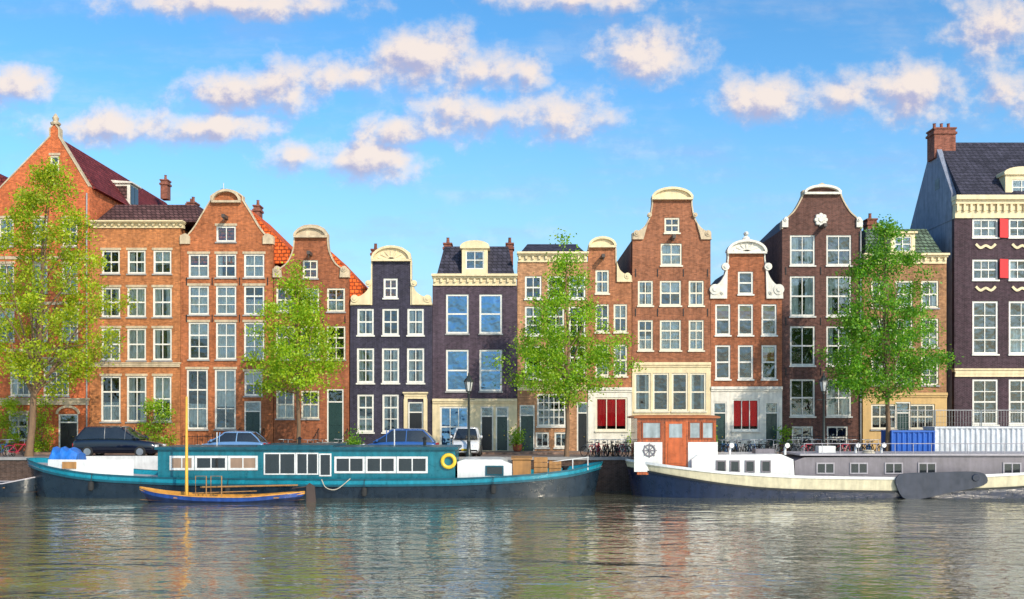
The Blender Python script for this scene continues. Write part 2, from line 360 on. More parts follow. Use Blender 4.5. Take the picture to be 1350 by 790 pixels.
def dormer(root,cx,w,y0,y1,ww,wy0,wy1,m,ped='arc',fy=0.,c=2,r=2,depth=2.2,pm=None):
    x0,x1=X(cx-w/2),X(cx+w/2); mb=MB(); hole=(X(cx-ww/2),X(cx+ww/2),Z(wy1),Z(wy0))
    wallsec(mb,[(x0,Z(y1)),(x0,Z(y0)),(x1,Z(y0)),(x1,Z(y1))],[hole],fy,.2,.8); mb.box(x0+.01,x1-.01,fy+.9,fy+depth,Z(y1),Z(y0)-.01); mb.box(x0+.01,x0+.1,fy+.2,fy+.9,Z(y1),Z(y0)-.01); mb.box(x1-.1,x1-.01,fy+.2,fy+.9,Z(y1),Z(y0)-.01)
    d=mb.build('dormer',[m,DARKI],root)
    f=MB(); a,b,e,g=hole; t=.07
    f.box(a,a+t,fy+.04,fy+.12,e,g); f.box(b-t,b,fy+.04,fy+.12,e,g); f.box(a+t,b-t,fy+.044,fy+.116,g-t,g); f.box(a+t,b-t,fy+.044,fy+.116,e,e+t)
    for i in range(1,c): xx=a+(b-a)*i/c; f.box(xx-.025,xx+.025,fy+.06,fy+.1,e+t,g-t)
    for i in range(1,r): zz=e+(g-e)*i/r; f.box(a+t,b-t,fy+.065,fy+.105,zz-.03,zz+.03)
    f.build('frame',WHITE,d); p=MB(); p.box(a+t,b-t,fy+.108,fy+.112,e+t,g-t); p.build('pane',GLASS,d)
    k=MB(); zt=Z(y0); W=(x1-x0)/2+.12; xc=(x0+x1)/2
    k.box(x0-.12,x1+.12,fy-.15,fy+depth+.1,zt+.001,zt+.12)
    if ped=='arc': k.prism([(xc-W*math.cos(PI*i/12),zt+.121+.42*math.sin(PI*i/12)) for i in range(13)],fy-.1,fy+depth)
    k.build('dormer_cap',pm or CREAM,d); return d
def scroll(root,cx,side,pts,m=None,fy=0.,vol=None):
    mb=MB(); mb.prism(wp([(cx+side*a,b) for a,b in pts]),fy-.14,fy+.3)
    for (a,b,r) in vol or []: mb.lathe([(r*.05,-.2),(r*.05,.05)],(X(cx+side*a),fy,Z(b)),14,axis='y'); mb.lathe([(r*.022,-.26),(r*.022,-.2)],(X(cx+side*a),fy,Z(b)),10,axis='y')
    return mb.build('scroll_ornament',m or CREAM,root)
def crest(root,cx,w,y0,y1,m=None,fy=0.,shell=True,fill=False):
    mb=MB(); n=14; a=w/2
    arc=[(cx-a*math.cos(PI*i/n),y1-(y1-y0)*math.sin(PI*i/n)) for i in range(n+1)]
    mb.ribbon(wp(arc),.15,fy-.3,fy+.36); mb.box(X(cx-a-1),X(cx+a+1),fy-.28,fy+.2,Z(y1)-.1,Z(y1)+.04)
    if fill: mb.prism(wp(arc),fy-.1,fy-.003)
    if shell:
        for i in range(7):
            t=PI*(i+.5)/7; mb.ribbon(wp([(cx,y1-1),(cx-a*.7*math.cos(t),y1-(y1-y0)*.72*math.sin(t))]),.1,fy-.16,fy+.05-.004*i)
    return mb.build('pediment',m or CREAM,root)
def beam(root,cx,py,fy=0.):
    mb=MB(); mb.box(X(cx)-.1,X(cx)+.1,fy-.9,fy+.1,Z(py)-.1,Z(py)+.12); mb.tube([(X(cx),fy-.75,Z(py)-.1),(X(cx),fy-.75,Z(py)-.3)],.03); mb.build('hoist_beam',mat('beam_paint',(.08,.06,.05,1)),root)
def pipe(root,px,y0,y1,fy=0.):
    MB().tube([(X(px),fy-.08,Z(y0)),(X(px),fy-.08,Z(y1))],.055,8).build('downpipe',mat('zinc_pipe',(.3,.3,.3,1),.5,.3),root)
def stoop(root,cx,w,fy=0.,n=4,h=.18,rail=True,m=None):
    mb=MB(); x0,x1=X(cx-w/2),X(cx+w/2)
    for i in range(n): mb.box(x0,x1,fy-.35*(n-i)-.3,fy-.065-.001*i,STREET+h*i+.002*i,STREET+h*(i+1))
    s=mb.build('stoop',m or STONE,root)
    if rail:
        for xx in (x0+.05,x1-.05):
            r=MB(); ps=[(fy-.15,STREET+h*n),(fy-.35*n-.2,STREET+h)]
            for t in (0,.33,.66,1):
                yy=ps[0][0]+(ps[1][0]-ps[0][0])*t; zz=ps[0][1]+(ps[1][1]-ps[0][1])*t; r.tube([(xx,yy,zz-.1),(xx,yy,zz+.9)],.018,5)
            r.tube([(xx,ps[0][0],ps[0][1]+.9),(xx,ps[1][0],ps[1][1]+.9)],.025,5); r.build('railing',BLACK,s)
def B(n,r,g,b,k=1.,**kw):
    c=lin(r,g,b); return brick(n,(c[0]*k,c[1]*k*1.03,c[2]*k,1),**kw)
# H0
top=[(-70,248),(0,248)]+[(66,180),(66,170),(72,162),(78,170),(78,180),(118,246)]
b0=B('orange_brick',200,104,58)
h=house('large orange brick house with steep gable and dark red roof at the left edge',-70,118,top,b0,
 [([8,52,92],288,325,20,2,2),([8,52,92],348,386,21,2,2),([8,52,92],410,450,22,2,2),([30,74],474,522,34,4,3),([24],545,580,26,2,2),([72],205,228,12,1,2)],[(90,546,596,26,BLACK)],depth=20,coping=1,cop_m=SAND,kw=dict(lintel=SAND,fm=CREAMP))
m_=MB(); m_.ribbon([(X(90)-.72*math.cos(PI*i/12),Z(546)-.0+.5*math.sin(PI*i/12)) for i in range(13)],.16,-.1,-.003); m_.build('door_arch',SAND,h)
r=MB(); r.prism([(X(24),Z(247)),(X(72),Z(178)),(X(124),Z(247))],.4,21.); rf=r.build('roof',MAROON,h)
r=MB(); r.prism([(X(-72),Z(248)),(X(-30),Z(215)),(X(30),Z(248))],.4,12.); r.build('side_roof',MAROON,h)
chimney(rf,216,9,238,262,16.,.8); chimney(rf,250,9,270,292,9.,.8)
q=MB(); q.box(-29.4,-27.75,6.6,8.2,19.3,21.2); q.prism([(-29.5,21.202),(-29.5,21.45),(-27.55,21.3),(-27.55,21.202)],6.45,8.35); dm=q.build('dormer',PALE,h)
q=MB()
for a,b_ in ((6.7,7.36),(7.44,8.1)): q.box(-27.748,-27.70,a,b_,19.75,21.05)
q.build('pane',DGLASS,dm); q=MB().box(-29.2,-27.95,6.56,6.598,20.1,21.0); q.build('side_panel',BROWNTILE,dm)
cornice(h,-70,117.5,525,534,SAND,0,.2,False); MB().lathe([(.3,0),(.34,.1),(.16,.25),(.22,.45),(.04,.75)],(X(72),.15,Z(164)),12).build('finial',SAND,h)
pipe(h,115,255,590)
for yy in (340,400,462): MB().box(X(-70),X(117.5),-.05,-.003,Z(yy+2),Z(yy-2)).build('string_course',SAND,h)
# H1
h=house('orange-brown brick house with flat cream cornice beside the orange corner house',118,238,[(118,300),(238,300)],B('brown_orange_brick',180,112,66),
 [([146,180,214],330,361,24,2,2,[0,2,4]),([146,180,214],379,418,25,2,2,[2,3,2]),([146,180,214],433,475,25,2,2,[3,3,2]),([146,180],496,556,26,2,3,[3,3]),([214],496,556,24,2,2,[4])],depth=10,kw=dict(lintel=SAND))
cornice(h,120,242,292,301); mansard(h,124,262,270,292,BROWNTILE,14,1.8,chim=[(252,10,268,292,3.)]); cornice(h,118.4,237.6,478,484,SAND,0,.12,False)
# H2
t2=sym(299,[(61,322),(61,313)]+cr([(53,312),(43,300),(31,280),(21,264)])+[(21,259)]+cr([(17,256),(9,252),(0,250)]))
h=house('brown-orange brick house with broad bell gable and bright orange tiled roof behind',238,360,t2,B('warm_brown_brick',170,98,58),
 [([298],298,319,26,2,1,0),([262,298,335],335,366,27,2,2,[1,5,3]),([262,298,335],377,415,27,2,3,[3,3,1]),([262,298,335],425,474,27,2,3,[3,3,3]),([260,297],487,566,28,2,3,[3,3]),([334],490,522,24,2,2,4)],[(333,529,590,22)],coping=1,cop_m=SAND,kw=dict(lintel=SAND),body=330,depth=11)
gable_roof(h,232,400,317,346,266,REDTILE,depth=8,chim=[(338,8,272,300,6.)])
for s in (-1,1): scroll(h,299,s,[(48,322),(48,312),(54,308),(61,311),(61,322)],SAND)
crest(h,299,36,252,266,SAND,shell=False); beam(h,299,288); stoop(h,333,34); MB().tube([(X(283),2,Z(262)),(X(283),2,Z(232))],.03).tube([(X(279),2,Z(240)),(X(287),2,Z(240))],.02).tube([(X(280),2,Z(246)),(X(286),2,Z(246))],.02).build('aerial',STEEL,h)
anchors(h,[246,280,316,353],[371,420]); area_railing(h,240,314)
# H3
t3=sym(410,[(50,366),(50,357)]+cr([(42,355),(31,346),(24,331),(22,316)])+[(22,309)]+cr([(17,302),(9,298),(0,297)]))
h=house('brown brick house with slim bell gable behind the second tree from the left',360.5,460.5,t3,B('red_brown_brick',150,86,54),
 [([409],343,367,20,2,2,0),([376,409,443],380,411,24,2,2,[1,3,1]),([376,409,443],430,474,25,2,3),([376,409],515,552,24,2,2,[1,1])],[(442,513,590,22)],coping=1,cop_m=SAND,body=372,depth=11,kw=dict(fm=CREAMP))
gable_roof(h,364,494,430,392,326,REDTILE,depth=8)
for s in (-1,1): scroll(h,410,s,[(38,366),(39,354),(44,351),(50,355),(50,366)],SAND,vol=[(44,355,4)])
crest(h,410,42,300,312,SAND,shell=False,fill=True); beam(h,410,336); stoop(h,440,40); anchors(h,[368,392,426,455],[421])
# H4
t4=sym(516,[(54,402),(26,401.5),(26,344)]+cr([(24,334),(13,327),(0,325)]))
h=house('narrow dark navy house with cream scrolled neck gable and white windows',461,570,t4,B('navy_brick',54,49,66),
 [([515],367,393,19,2,2,0),([482,515,548],407,442,22,2,2,[2,0,2]),([482,515,548],459,505,23,2,3,[2,2,2]),([482,515],520,570,22,2,3,[1,2])],[(548,530,592,20,BLACK)],coping=1,cop_m=CREAM,body=402,kw=dict(sill=2,b=.13),depth=10)
gable_roof(h,470,562,516,402,352,REDTILE,depth=10,chim=[(494,9,330,372,3.)])
for s in (-1,1): scroll(h,516,s,[(27,402)]+cr([(27,368),(31,382),(40,390),(52,393)])+[(54,402)],vol=[(48,394,5),(30,374,4)])
crest(h,516,50,326,343,shell=True,fill=True); cornice(h,533,563,517,526,CREAM,0,.25,False)
for q in (535,561): MB().box(X(q-2.5),X(q+2.5),-.12,-.004,STREET,Z(526)).build('door_pilaster',CREAM,h)
# H5
h=house('dark purple flat-topped house with tall blue windows and arched dormer',570,682,[(570,376),(682,376)],B('purple_brick',76,60,72),
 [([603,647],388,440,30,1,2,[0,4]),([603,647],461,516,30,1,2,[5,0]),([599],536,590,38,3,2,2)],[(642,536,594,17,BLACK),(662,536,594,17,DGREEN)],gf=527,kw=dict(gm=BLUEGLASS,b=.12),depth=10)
cornice(h,571,681,362,377); mansard(h,576,678,325,361,SLATE,8,1.4,depth=10,chim=[(590,10,322,345,4.),(672,9,322,350,4.)]); dormer(h,626,34,328,362,24,331,355,CREAM,'arc',-.05)
# H6
h=house('pale beige-brown house with plain cornice mostly hidden by the middle tree',682,775,[(682,345),(775,345)],B('beige_brick',180,130,94),
 [([703,733,761],364,394,22,2,2),([703,733,761],404,442,22,2,3),([703,733,761],456,500,22,2,3),([727],519,562,38,5,4,0),([715,740],570,590,18,2,1,0)],[(695,534,596,20),(768,530,596,15,BLACK)],kw=dict(sill=2),depth=10)
cornice(h,683,774,333,346); mansard(h,686,772,322,333,SLATE,10,2.0,depth=10); cornice(h,682.4,774.6,508,515,CREAM,0,.2,False)
# H8
t8=[(775,330)]+cr([(777,322),(785,315),(794,313),(803,315),(811,322)])+[(812,330),(812,346)]+cr([(815,355),(822,361),(832,364)])+[(833,372)]
h=house('slim tan brick house with arched neck gable and red curtained shop window',775,833,t8,B('slim_brick',164,104,70),
 [([794],356,387,18,2,2,3),([794,818],401,438,18,2,2),([794,818],454,496,18,2,2),([806],524,568,42,3,1,'R')],[],gf=512,gfm=PALE,coping=1,body=372,depth=10,kw=dict(sill=2,fm=CREAMP))
gable_roof(h,777,832,800,372,330,MAROON,depth=10); crest(h,794,34,314,325,shell=False,fill=True); beam(h,794,340)
scroll(h,794,1,[(19,372)]+cr([(19,345),(23,356),(30,362),(38,364)])+[(38,372)],vol=[(33,364,4)])
# H9
t9=sym(886,[(52,316),(52,308)]+cr([(45,306),(36,299),(29,286),(26,270)])+[(26,262)]+cr([(22,254),(12,249),(0,247)]))
h=house('tallest brown brick house with neck gable and cream glazed shopfront left of the wheelhouse',833,937,t9,B('brown_brick',148,92,64),
 [([886],287,307,20,2,2,0),([885],321,350,28,2,2,3),([851,884,918],370,403,[20,28,20],2,2,[2,4,2]),([851,884,918],422,462,[20,28,20],2,3,[3,3,3]),([847,871,896,920],492,542,21,1,2,[2,0,0,2]),([850,920],556,594,22,2,2,0)],[(885,553,596,20,BLACK)],gf=479,coping=1,body=316,depth=11,kw=dict(sill=2,fm=CREAMP))
gable_roof(h,835,935,886,316,262,MAROON,depth=11)
for s in (-1,1): scroll(h,886,s,[(38,316)]+cr([(32,294),(38,302),(50,306)])+[(52,316)],SAND,vol=[(47,308,4),(30,284,3)])
crest(h,886,52,249,262,shell=False,fill=True); beam(h,886,315); anchors(h,[838,867,901,933],[360,412])
# H10
t10=sym(984,[(47,394),(47,384)]+cr([(40,380),(31,370),(26,354),(24,340)])+[(24,334)]+cr([(18,328),(8,322),(0,320)]))
h=house('orange-brown house with ornate white scrolled gable and stained glass upper panes',937,1031,t10,B('umber_brick',156,92,60),
 [([983],358,388,20,1,2,0),([953,983,1014],401,442,20,1,2,'S'),([953,983,1014],455,500,20,1,2,[0,0,'S']),([983],526,568,36,3,1,'R')],[(949,530,596,18),(1017,530,596,18)],gf=511,gfm=PALE,coping=1,cop_m=PALE,body=394,depth=10,kw=dict(sill=2))
gable_roof(h,939,1030,984,394,342,SLATE,depth=10)
for s in (-1,1): scroll(h,984,s,[(26,394)]+cr([(25,345),(29,362),(37,374),(47,377)])+[(48,394)],PALE,vol=[(42,382,7),(28,352,5),(32,386,3)])
crest(h,984,50,318,333,PALE,fill=True); m_=MB(); 
for a,b_,r_ in ((0,316,5),(-8,321,4),(8,321,4),(0,308,3)): m_.lathe([(.05*r_*.4,-.25),(.05*r_,-.1),(.05*r_,.1)],(X(984+a),.1,Z(b_)),10,axis='y')
m_.build('carved_crest',PALE,h)
# H11
t11=sym(1083.5,[(53,302),(53,292)]+cr([(47,288),(37,279),(29,266),(25,257)])+[(25,252),(14,249),(0,242)])
h=house('dark brown house with pale edged bell gable left of the right hand tree',1031,1136,t11,B('dark_brown_brick',98,64,55),
 [([1058,1106],310,350,33,2,2,[2,0]),([1058,1106],364,417,33,2,2,[2,5]),([1058,1106],430,482,33,2,2,[0,2]),([1058,1106],500,549,33,2,2,[0,2]),([1058,1104],562,592,28,2,2,[0,0])],[],coping=1,cop_m=SAND,body=302,depth=11,kw=dict(sill=2,fm=GREYP))
gable_roof(h,1033,1134,1083,302,254,SLATE,depth=11); crest(h,1083.5,46,246,255,PALE,shell=False); beam(h,1083,300)
for s in (-1,1): scroll(h,1083.5,s,[(45,300),(45,288),(48,286),(53,291),(53,300)],PALE,vol=[(48,290,3)])
m_=MB()
for a in range(8): m_.lathe([(.13,-.14),(.17,-.02)],(X(1082)+.3*math.cos(a*PI/4),0,Z(290)+.3*math.sin(a*PI/4)),8,axis='y')
m_.lathe([(.17,-.2),(.2,-.02)],(X(1082),0,Z(290)),10,axis='y'); m_.build('carved_rosette',PALE,h); pipe(h,1134,305,590); anchors(h,[1036,1082,1130],[357,424,490]); area_railing(h,1033,1134)
# H12
h=house('brown house with green-grey mansard roof and ochre ground floor behind the right tree',1137,1248,[(1137,347),(1248,347)],B('tan_brick',156,112,78),
 [([1160,1192,1226],370,406,23,2,2),([1160,1192,1226],420,458,23,2,3),([1160,1192,1226],470,508,23,2,3),([1165,1215],533,566,34,3,2,0)],[(1190,530,596,20)],gf=519,gfm=mat('ochre_render',lin(204,168,112),.8),depth=9,kw=dict(fm=CREAMP))
cornice(h,1138,1247,335,348); mansard(h,1142,1244,302,335,GREENTILE,10,1.5,chim=[(1150,12,290,312,3.)]); dormer(h,1190,32,308,336,22,312,332,CREAM,'flat',-.05)
# H13
bl=mat('blue_grey_render',lin(134,140,156),.85,var=.35)
h=house('large plum coloured house with slate roof, red shutters and blue-grey side wall',1258,1430,[(1258,288),(1430,288)],B('plum_brick',68,48,56),
 [([1299,1347,1395],288.5,313,34,3,2,[2,0,2]),([1299,1347,1395],342,369,34,3,2,[0,2,2]),([1299,1347,1395],397,467,34,2,4,[0,1,0]),([1299,1347,1395],500,560,34,2,4,[0,0,0])],[],depth=7.5,sidem=bl,kw=dict(sill=2,b=.13))
cornice(h,1258.4,1430,259,288,CREAM,0,.5); cornice(h,1258.4,1430,486,497,CREAM,0,.2,False)
zr=Z(188,3.2); ze=Z(260); zz=Z(288)
r=MB(); r.prismx([(-.45,ze+.01),(3.2,zr),(7.6,zz)],X(1258)+.3,X(1430)); rf=r.build('roof',SLATE,h)
g=MB(); g.prismx([(.36,zz-.03),(.36,ze+.35),(3.2,zr+.3),(7.5,zz+.2),(7.5,zz-.03)],X(1258)-.02,X(1258)+.32); g.build('side_gable',bl,h)
chimney(rf,1246,28,170,208,2.6,1.2); dormer(h,1345,44,232,262,26,238,258,CREAM,'arc',-.25,depth=3)
for yy in (288,341):
    s=MB(); x1=X(1329); ca,sa=math.cos(.3),math.sin(.3); wd_=.68
    s.loft([[(x1,-.04,z_),(x1-wd_*ca,-.04-wd_*sa,z_),(x1-wd_*ca-.01,-.0-wd_*sa,z_),(x1-.01,-.005,z_)] for z_ in (Z(yy+26),Z(yy+1))]); s.build('shutter',mat('red_shutter',(.58,.02,.02,1),.5),h)
for yy in (326,382):
    for cx in (1299,1347): MB().ribbon(wp(cr([(cx-13,yy-4),(cx-7,yy+1),(cx,yy-2),(cx+7,yy+1),(cx+13,yy-4)],4)),.16,-.08,-.004).build('festoon',CREAM,h)
MB().box(X(1258)-.035,X(1258)-.025,2.2,2.9,Z(250,2.5),Z(236,2.5)).build('gable_window',BLACK,h)
# ------------------------------------------------------------------ setting
MB().box(-900,900,-7.6,2500,-2,STREET-.004).build('ground',B('paving_ground',120,95,85),None,origin=(0,0,0)); tag(bpy.data.objects['ground'],'brick paved ground behind and around the canal houses','ground',kind='structure')
o=MB(); o.add([(-300,-7.1,STREET),(300,-7.1,STREET),(300,-2.6,STREET),(-300,-2.6,STREET)],[(0,1,2,3)]); tag(o.build('road',brick('clinker_road',lin(110,88,80),.2,.1),None,origin=(0,0,0)),'brick paved quay road','road',kind='structure')
o=MB().box(-300,300,-2.58,-.001,STREET-.05,STREET+.12); tag(o.build('pavement',B('pavement_clinker',140,110,95),None,origin=(0,0,0)),'raised brick pavement along the house fronts','pavement',kind='structure')
o=MB().box(-300,300,-8.0,-7.55,-2,STREET-.1,0); o.box(-300,300,-8.1,-7.3,STREET-.1,STREET+.06,1); tag(o.build('quay_wall',[brick('quay_brick',lin(85,66,56)),STONE],None,origin=(0,0,0)),'brick quay wall with stone coping','quay wall',kind='structure')
wm=bpy.data.materials.new('canal_water'); t=NT(wm)
tc=t.n('ShaderNodeTexCoord')
def wn(sx,sy,sc,det,rot=.08,dist=.5):
    mp=t.n('ShaderNodeMapping'); mp.inputs['Scale'].default_value=(sx,sy,1); mp.inputs['Rotation'].default_value=(0,0,rot); t.l(tc.outputs['Object'],mp.inputs[0])
    n=t.n('ShaderNodeTexNoise',i_Scale=sc,i_Detail=det,i_Roughness=.5,i_Distortion=dist); t.l(mp.outputs[0],n.inputs['Vector']); return n.outputs['Fac']
amp=t.rng(wn(.06,.16,1.,2.),.35,.65,.65,1.25,True)
hsum=t.math('MULTIPLY',t.math('ADD',t.math('ADD',t.math('MULTIPLY',wn(.5,1.,1.5,1.2),.21),t.math('MULTIPLY',wn(.6,1.1,5.,1.5,-.2),.065)),t.math('MULTIPLY',wn(.45,1.,.45,1.),.22)),amp)
bp=t.n('ShaderNodeBump',i_Strength=1.,i_Distance=.32); t.l(hsum,bp.inputs['Height'])
df=t.n('ShaderNodeBsdfDiffuse'); df.inputs[0].default_value=(.19,.19,.12,1)
gl=t.n('ShaderNodeBsdfGlossy',i_Roughness=.09); gl.inputs[0].default_value=(1.,.98,.92,1); t.l(bp.outputs[0],gl.inputs['Normal'])
fr=t.n('ShaderNodeFresnel',i_IOR=1.4); t.l(bp.outputs[0],fr.inputs['Normal']); fac=t.rng(fr.outputs[0],.02,.7,.5,.92)
mx=t.n('ShaderNodeMixShader'); t.l(fac,mx.inputs[0]); t.l(df.outputs[0],mx.inputs[1]); t.l(gl.outputs[0],mx.inputs[2]); out(t,mx.outputs[0])
o=MB(); o.add([(-700,-300,0),(700,-300,0),(700,-7.9,0),(-700,-7.9,0)],[(0,1,2,3)]); tag(o.build('water',wm,None,origin=(0,0,0),recalc=False),'rippled grey-green canal water','water',kind='structure')
# ------------------------------------------------------------------ trees
BARK=mat('bark',lin(128,102,78),.9,var=.35,scale=5,bump=.8)
def leaves(mb,cents,per,sig,L):
    C_=np.repeat(np.array(cents),per,0); n=len(C_); P=C_+rng.normal(0,1,(n,3))*np.array(sig)
    a=rng.normal(0,1,(n,3)); a[:,2]-=.3; a/=np.linalg.norm(a,axis=1)[:,None]; b=rng.normal(0,1,(n,3)); b-= (b*a).sum(1)[:,None]*a; b/=np.linalg.norm(b,axis=1)[:,None]
    l=(L*rng.uniform(.6,1.25,n))[:,None]; V=np.stack([P-a*l*.5,P+b*l*.32,P+a*l*.5,P-b*l*.32],1).reshape(-1,3)
    k=len(mb.v); mb.v+=V.tolist(); mb.f+=[(k+4*i,k+4*i+1,k+4*i+2,k+4*i+3) for i in range(n)]; mb.m+=[0]*n
def tree(label,bx,by,prof,cxp,Y,lm,ncl,per,L=.2,r0=.16,seed=1,fork=None,wk=.9,wob=.14):
    R=random.Random(seed); s=(D+Y)/F; root=thing('street_tree',label,'tree',(X(bx,Y),Y,STREET))
    ys=[p[0] for p in prof]; ws=[p[1]*wk for p in prof]; cents=[]; ph=[R.random()*6 for _ in range(6)]
    while len(cents)<ncl:
        py=R.uniform(ys[0],ys[-1]); w=np.interp(py,ys,ws)
        if R.random()>(w/max(ws))**1.4+.05: continue
        a=R.random()*2*PI; q=1+wob*math.sin(3*a+ph[0]+py*.03)+wob*math.sin(py*.12+ph[1]+2*a)
        rad=w*s*q*math.sqrt(R.uniform(.06,1)); 
        cents.append((X(cxp,Y)+rad*math.cos(a),Y+rad*.85*math.sin(a),Z(py,Y)+R.uniform(-.2,.2)))
    base=Vector((X(bx,Y),Y,STREET-.1)); ztop=Z(ys[0]+ (ys[-1]-ys[0])*.12,Y); zc=Z(ys[-1]-5,Y); mb=MB(); top=Vector((X(cxp,Y),Y,ztop)); mid=Vector((X(bx+(cxp-bx)*.25,Y),Y,zc))
    P=[base,base.lerp(mid,.15),base.lerp(mid,.5)+Vector((.06,0,0)),mid,mid.lerp(top,.35)+Vector((.12,.1,0)),mid.lerp(top,.7)+Vector((-.1,0,0)),top]
    mb.tube(P,[r0*1.5,r0*1.1,r0,r0*.85,r0*.6,r0*.35,.03],9)
    if fork:
        for fx,fyy in fork:
            e=Vector((X(fx,Y),Y+.4,Z(fyy,Y))); mb.tube([mid+Vector((0,0,-.2)),mid.lerp(e,.4)+Vector((0,0,-.25)),e],[r0*.7,r0*.5,.03],8)
    for k in range(26):
        c=Vector(R.choice(cents)); tt=R.uniform(.0,.7); st=mid.lerp(top,tt) if c.z>mid.lerp(top,tt).z else mid.lerp(top,max(0,(c.z-mid.z)/(top.z-mid.z)-.25))
        m_=st.lerp(c,.5)+Vector((R.uniform(-.2,.2),R.uniform(-.2,.2),R.uniform(-.1,.35))); rr=r0*.42*(1-tt*.5)
        mb.tube([st,m_,c],[rr,rr*.55,.015],6)
    mb.build('trunk',BARK,root,True)
    lb=MB(); leaves(lb,cents,per,(.34,.34,.24),L); lb.build('crown',lm,root,recalc=False)
    return root
L1=leafmat('leaves_yellow_green',(.22,.36,.012,1),(.40,.51,.015,1),(.56,.56,.03,1))
L2=leafmat('leaves_lime',(.19,.38,.012,1),(.38,.55,.018,1),(.52,.59,.03,1))
L3=leafmat('leaves_green',(.13,.32,.012,1),(.29,.50,.02,1),(.43,.57,.03,1))
L4=leafmat('leaves_deep_green',(.065,.22,.015,1),(.16,.38,.02,1),(.29,.48,.03,1))
tree('large yellow-green tree in front of the orange brick house at the left edge',38,600,[(212,10),(245,30),(285,56),(330,70),(380,84),(430,94),(470,82),(500,52),(522,14)],64,-6.6,L1,210,125,.175,.2,seed=3,fork=[(100,430),(5,440)],wk=.97)
tree('lime green street tree in front of the slim bell gable house',393,602,[(348,5),(375,20),(410,40),(450,58),(480,66),(505,56),(524,20)],390,-6.6,L2,118,125,.17,.12,seed=5,wk=.95)
tree('slender bright green street tree in front of the beige house, nearest the middle',747,602,[(308,4),(340,16),(380,32),(420,54),(455,78),(488,86),(510,66),(526,18)],748,-6.6,L3,150,125,.17,.13,seed=8,wk=.94)
tree('dense deep green street tree right of the dark brown bell gable',1170,602,[(290,5),(325,30),(365,50),(410,66),(450,80),(485,82),(510,64),(528,26)],1168,-6.6,L4,205,125,.17,.14,seed=11,wk=.92,wob=.1)
def bush(label,px,w,hh,Y,lm,n,cat='shrub',name='shrub',pot=False):
    s=(D+Y)/F; lb=MB(); cs=[]; z0=STREET+(.45 if pot else 0)
    for i in range(n):
        a=random.random()*2*PI; q=math.sqrt(random.random()); t_=random.random(); cs.append((X(px,Y)+q*w*s*.5*(1-.5*t_)*math.cos(a),Y+q*min(.7,w*s*.5)*math.sin(a),z0+.1+t_*hh*s))
    root=thing(name,label,cat,(X(px,Y),Y,STREET)); leaves(lb,cs,55,(.2,.2,.18),.15); lb.build('foliage',lm,root,recalc=False)
    st=MB()
    for k in range(5): st.tube([(X(px,Y)+.05*k-.1,Y,z0),Vector(cs[k])],[.04,.01],5)
    st.build('stem',BARK,root)
    if pot: MB().lathe([(.2,.13),(.27,.2),(.3,.5),(.33,.52),(.33,.58),(.27,.58)],(X(px,Y),Y,STREET),12).build('pot',mat('terracotta',lin(160,85,55),.8),root)
bush('green climbing shrub against the orange-brown brick house',207,56,66,-1.2,L3,45)
bush('yellow-green shrub below the large left tree beside the arched door',54,36,70,-1.5,L2,32)
bush('leafy vine at the left edge of the street',10,40,72,-1.3,L2,35)
bush('small dark green shrub beside the stoop of the navy house',464,24,28,-3.2,L4,16)
for px_,lb_ in ((682,'potted green plant between the purple house and the beige house'),(838,'potted green plant at the left corner of the tallest brown house'),(936,'potted green plant left of the ornate white gabled house'),(1034,'potted green plant at the left corner of the dark brown house')): bush(lb_,px_,16,18,-1.0,L3,9,'plant','potted_plant',True)
# ------------------------------------------------------------------ boats
def fbeam(B_,s,b):
    def f(t_):
        q=B_
        if t_<s: u=1-t_/s; q=B_*max(0,1-u**2.2)**.55
        if t_>1-b: u=(t_-(1-b))/b; q=min(q,B_*max(0,1-u**2.0)**.62)
        return q
    return f
def band(mb,xs,ts,yc,bf,zl,zh,kl=1,kh=1,xl=1,xh=1,mi=0,ext=0,sides=(-1,1)):
    xc=(xs[0]+xs[-1])/2
    for sg in sides:
        A=[(xc+(x-xc)*xl,yc+sg*(bf(t_)*kl+ext),zl[i]) for i,(x,t_) in enumerate(zip(xs,ts))]; Bq=[(xc+(x-xc)*xh,yc+sg*(bf(t_)*kh+ext),zh[i]) for i,(x,t_) in enumerate(zip(xs,ts))]
        mb.loft([A,Bq],mi,False,False)
def smooth1(a,k=3):
    for _ in range(k): a=np.concatenate([[a[0]],(a[:-2]+2*a[1:-1]+a[2:])/4,[a[-1]]])
    return a
def stations(p0,p1,yc,n=56):
    ts=[.5-.5*math.cos(PI*i/n) for i in range(n+1)]; x0,x1=X(p0,yc),X(p1,yc); xs=[x0+(x1-x0)*q for q in ts]; return ts,xs
def boat_window(par,p0,p1,y0,y1,Y,fm,n=1,name='window',pm=None,b=.07):
    x0,x1,z0,z1=X(p0,Y),X(p1,Y),Z(y1,Y),Z(y0,Y); f=MB()
    f.box(x0,x0+b,Y-.05,Y-.002,z0,z1); f.box(x1-b,x1,Y-.05,Y-.002,z0,z1); f.box(x0+b,x1-b,Y-.048,Y-.003,z1-b,z1); f.box(x0+b,x1-b,Y-.048,Y-.003,z0,z0+b)
    for i in range(1,n): xx=x0+(x1-x0)*i/n; f.box(xx-.03,xx+.03,Y-.046,Y-.004,z0+b,z1-b)
    o=f.build(name,fm,par); p=MB(); p.box(x0+b,x1-b,Y-.025,Y-.005,z0+b,z1-b); p.build('pane',pm or DGLASS,o); return o
TEAL=mat('teal_paint',lin(18,110,126),.3,var=.35,coat=.2); TEALB=mat('bright_turquoise_paint',lin(22,136,158),.3,var=.3,coat=.2); TEALD=mat('dark_teal_paint',lin(14,80,96),.35,var=.25); HULLB=mat('black_hull',(.009,.019,.032,1),.3,var=.4,coat=.2)
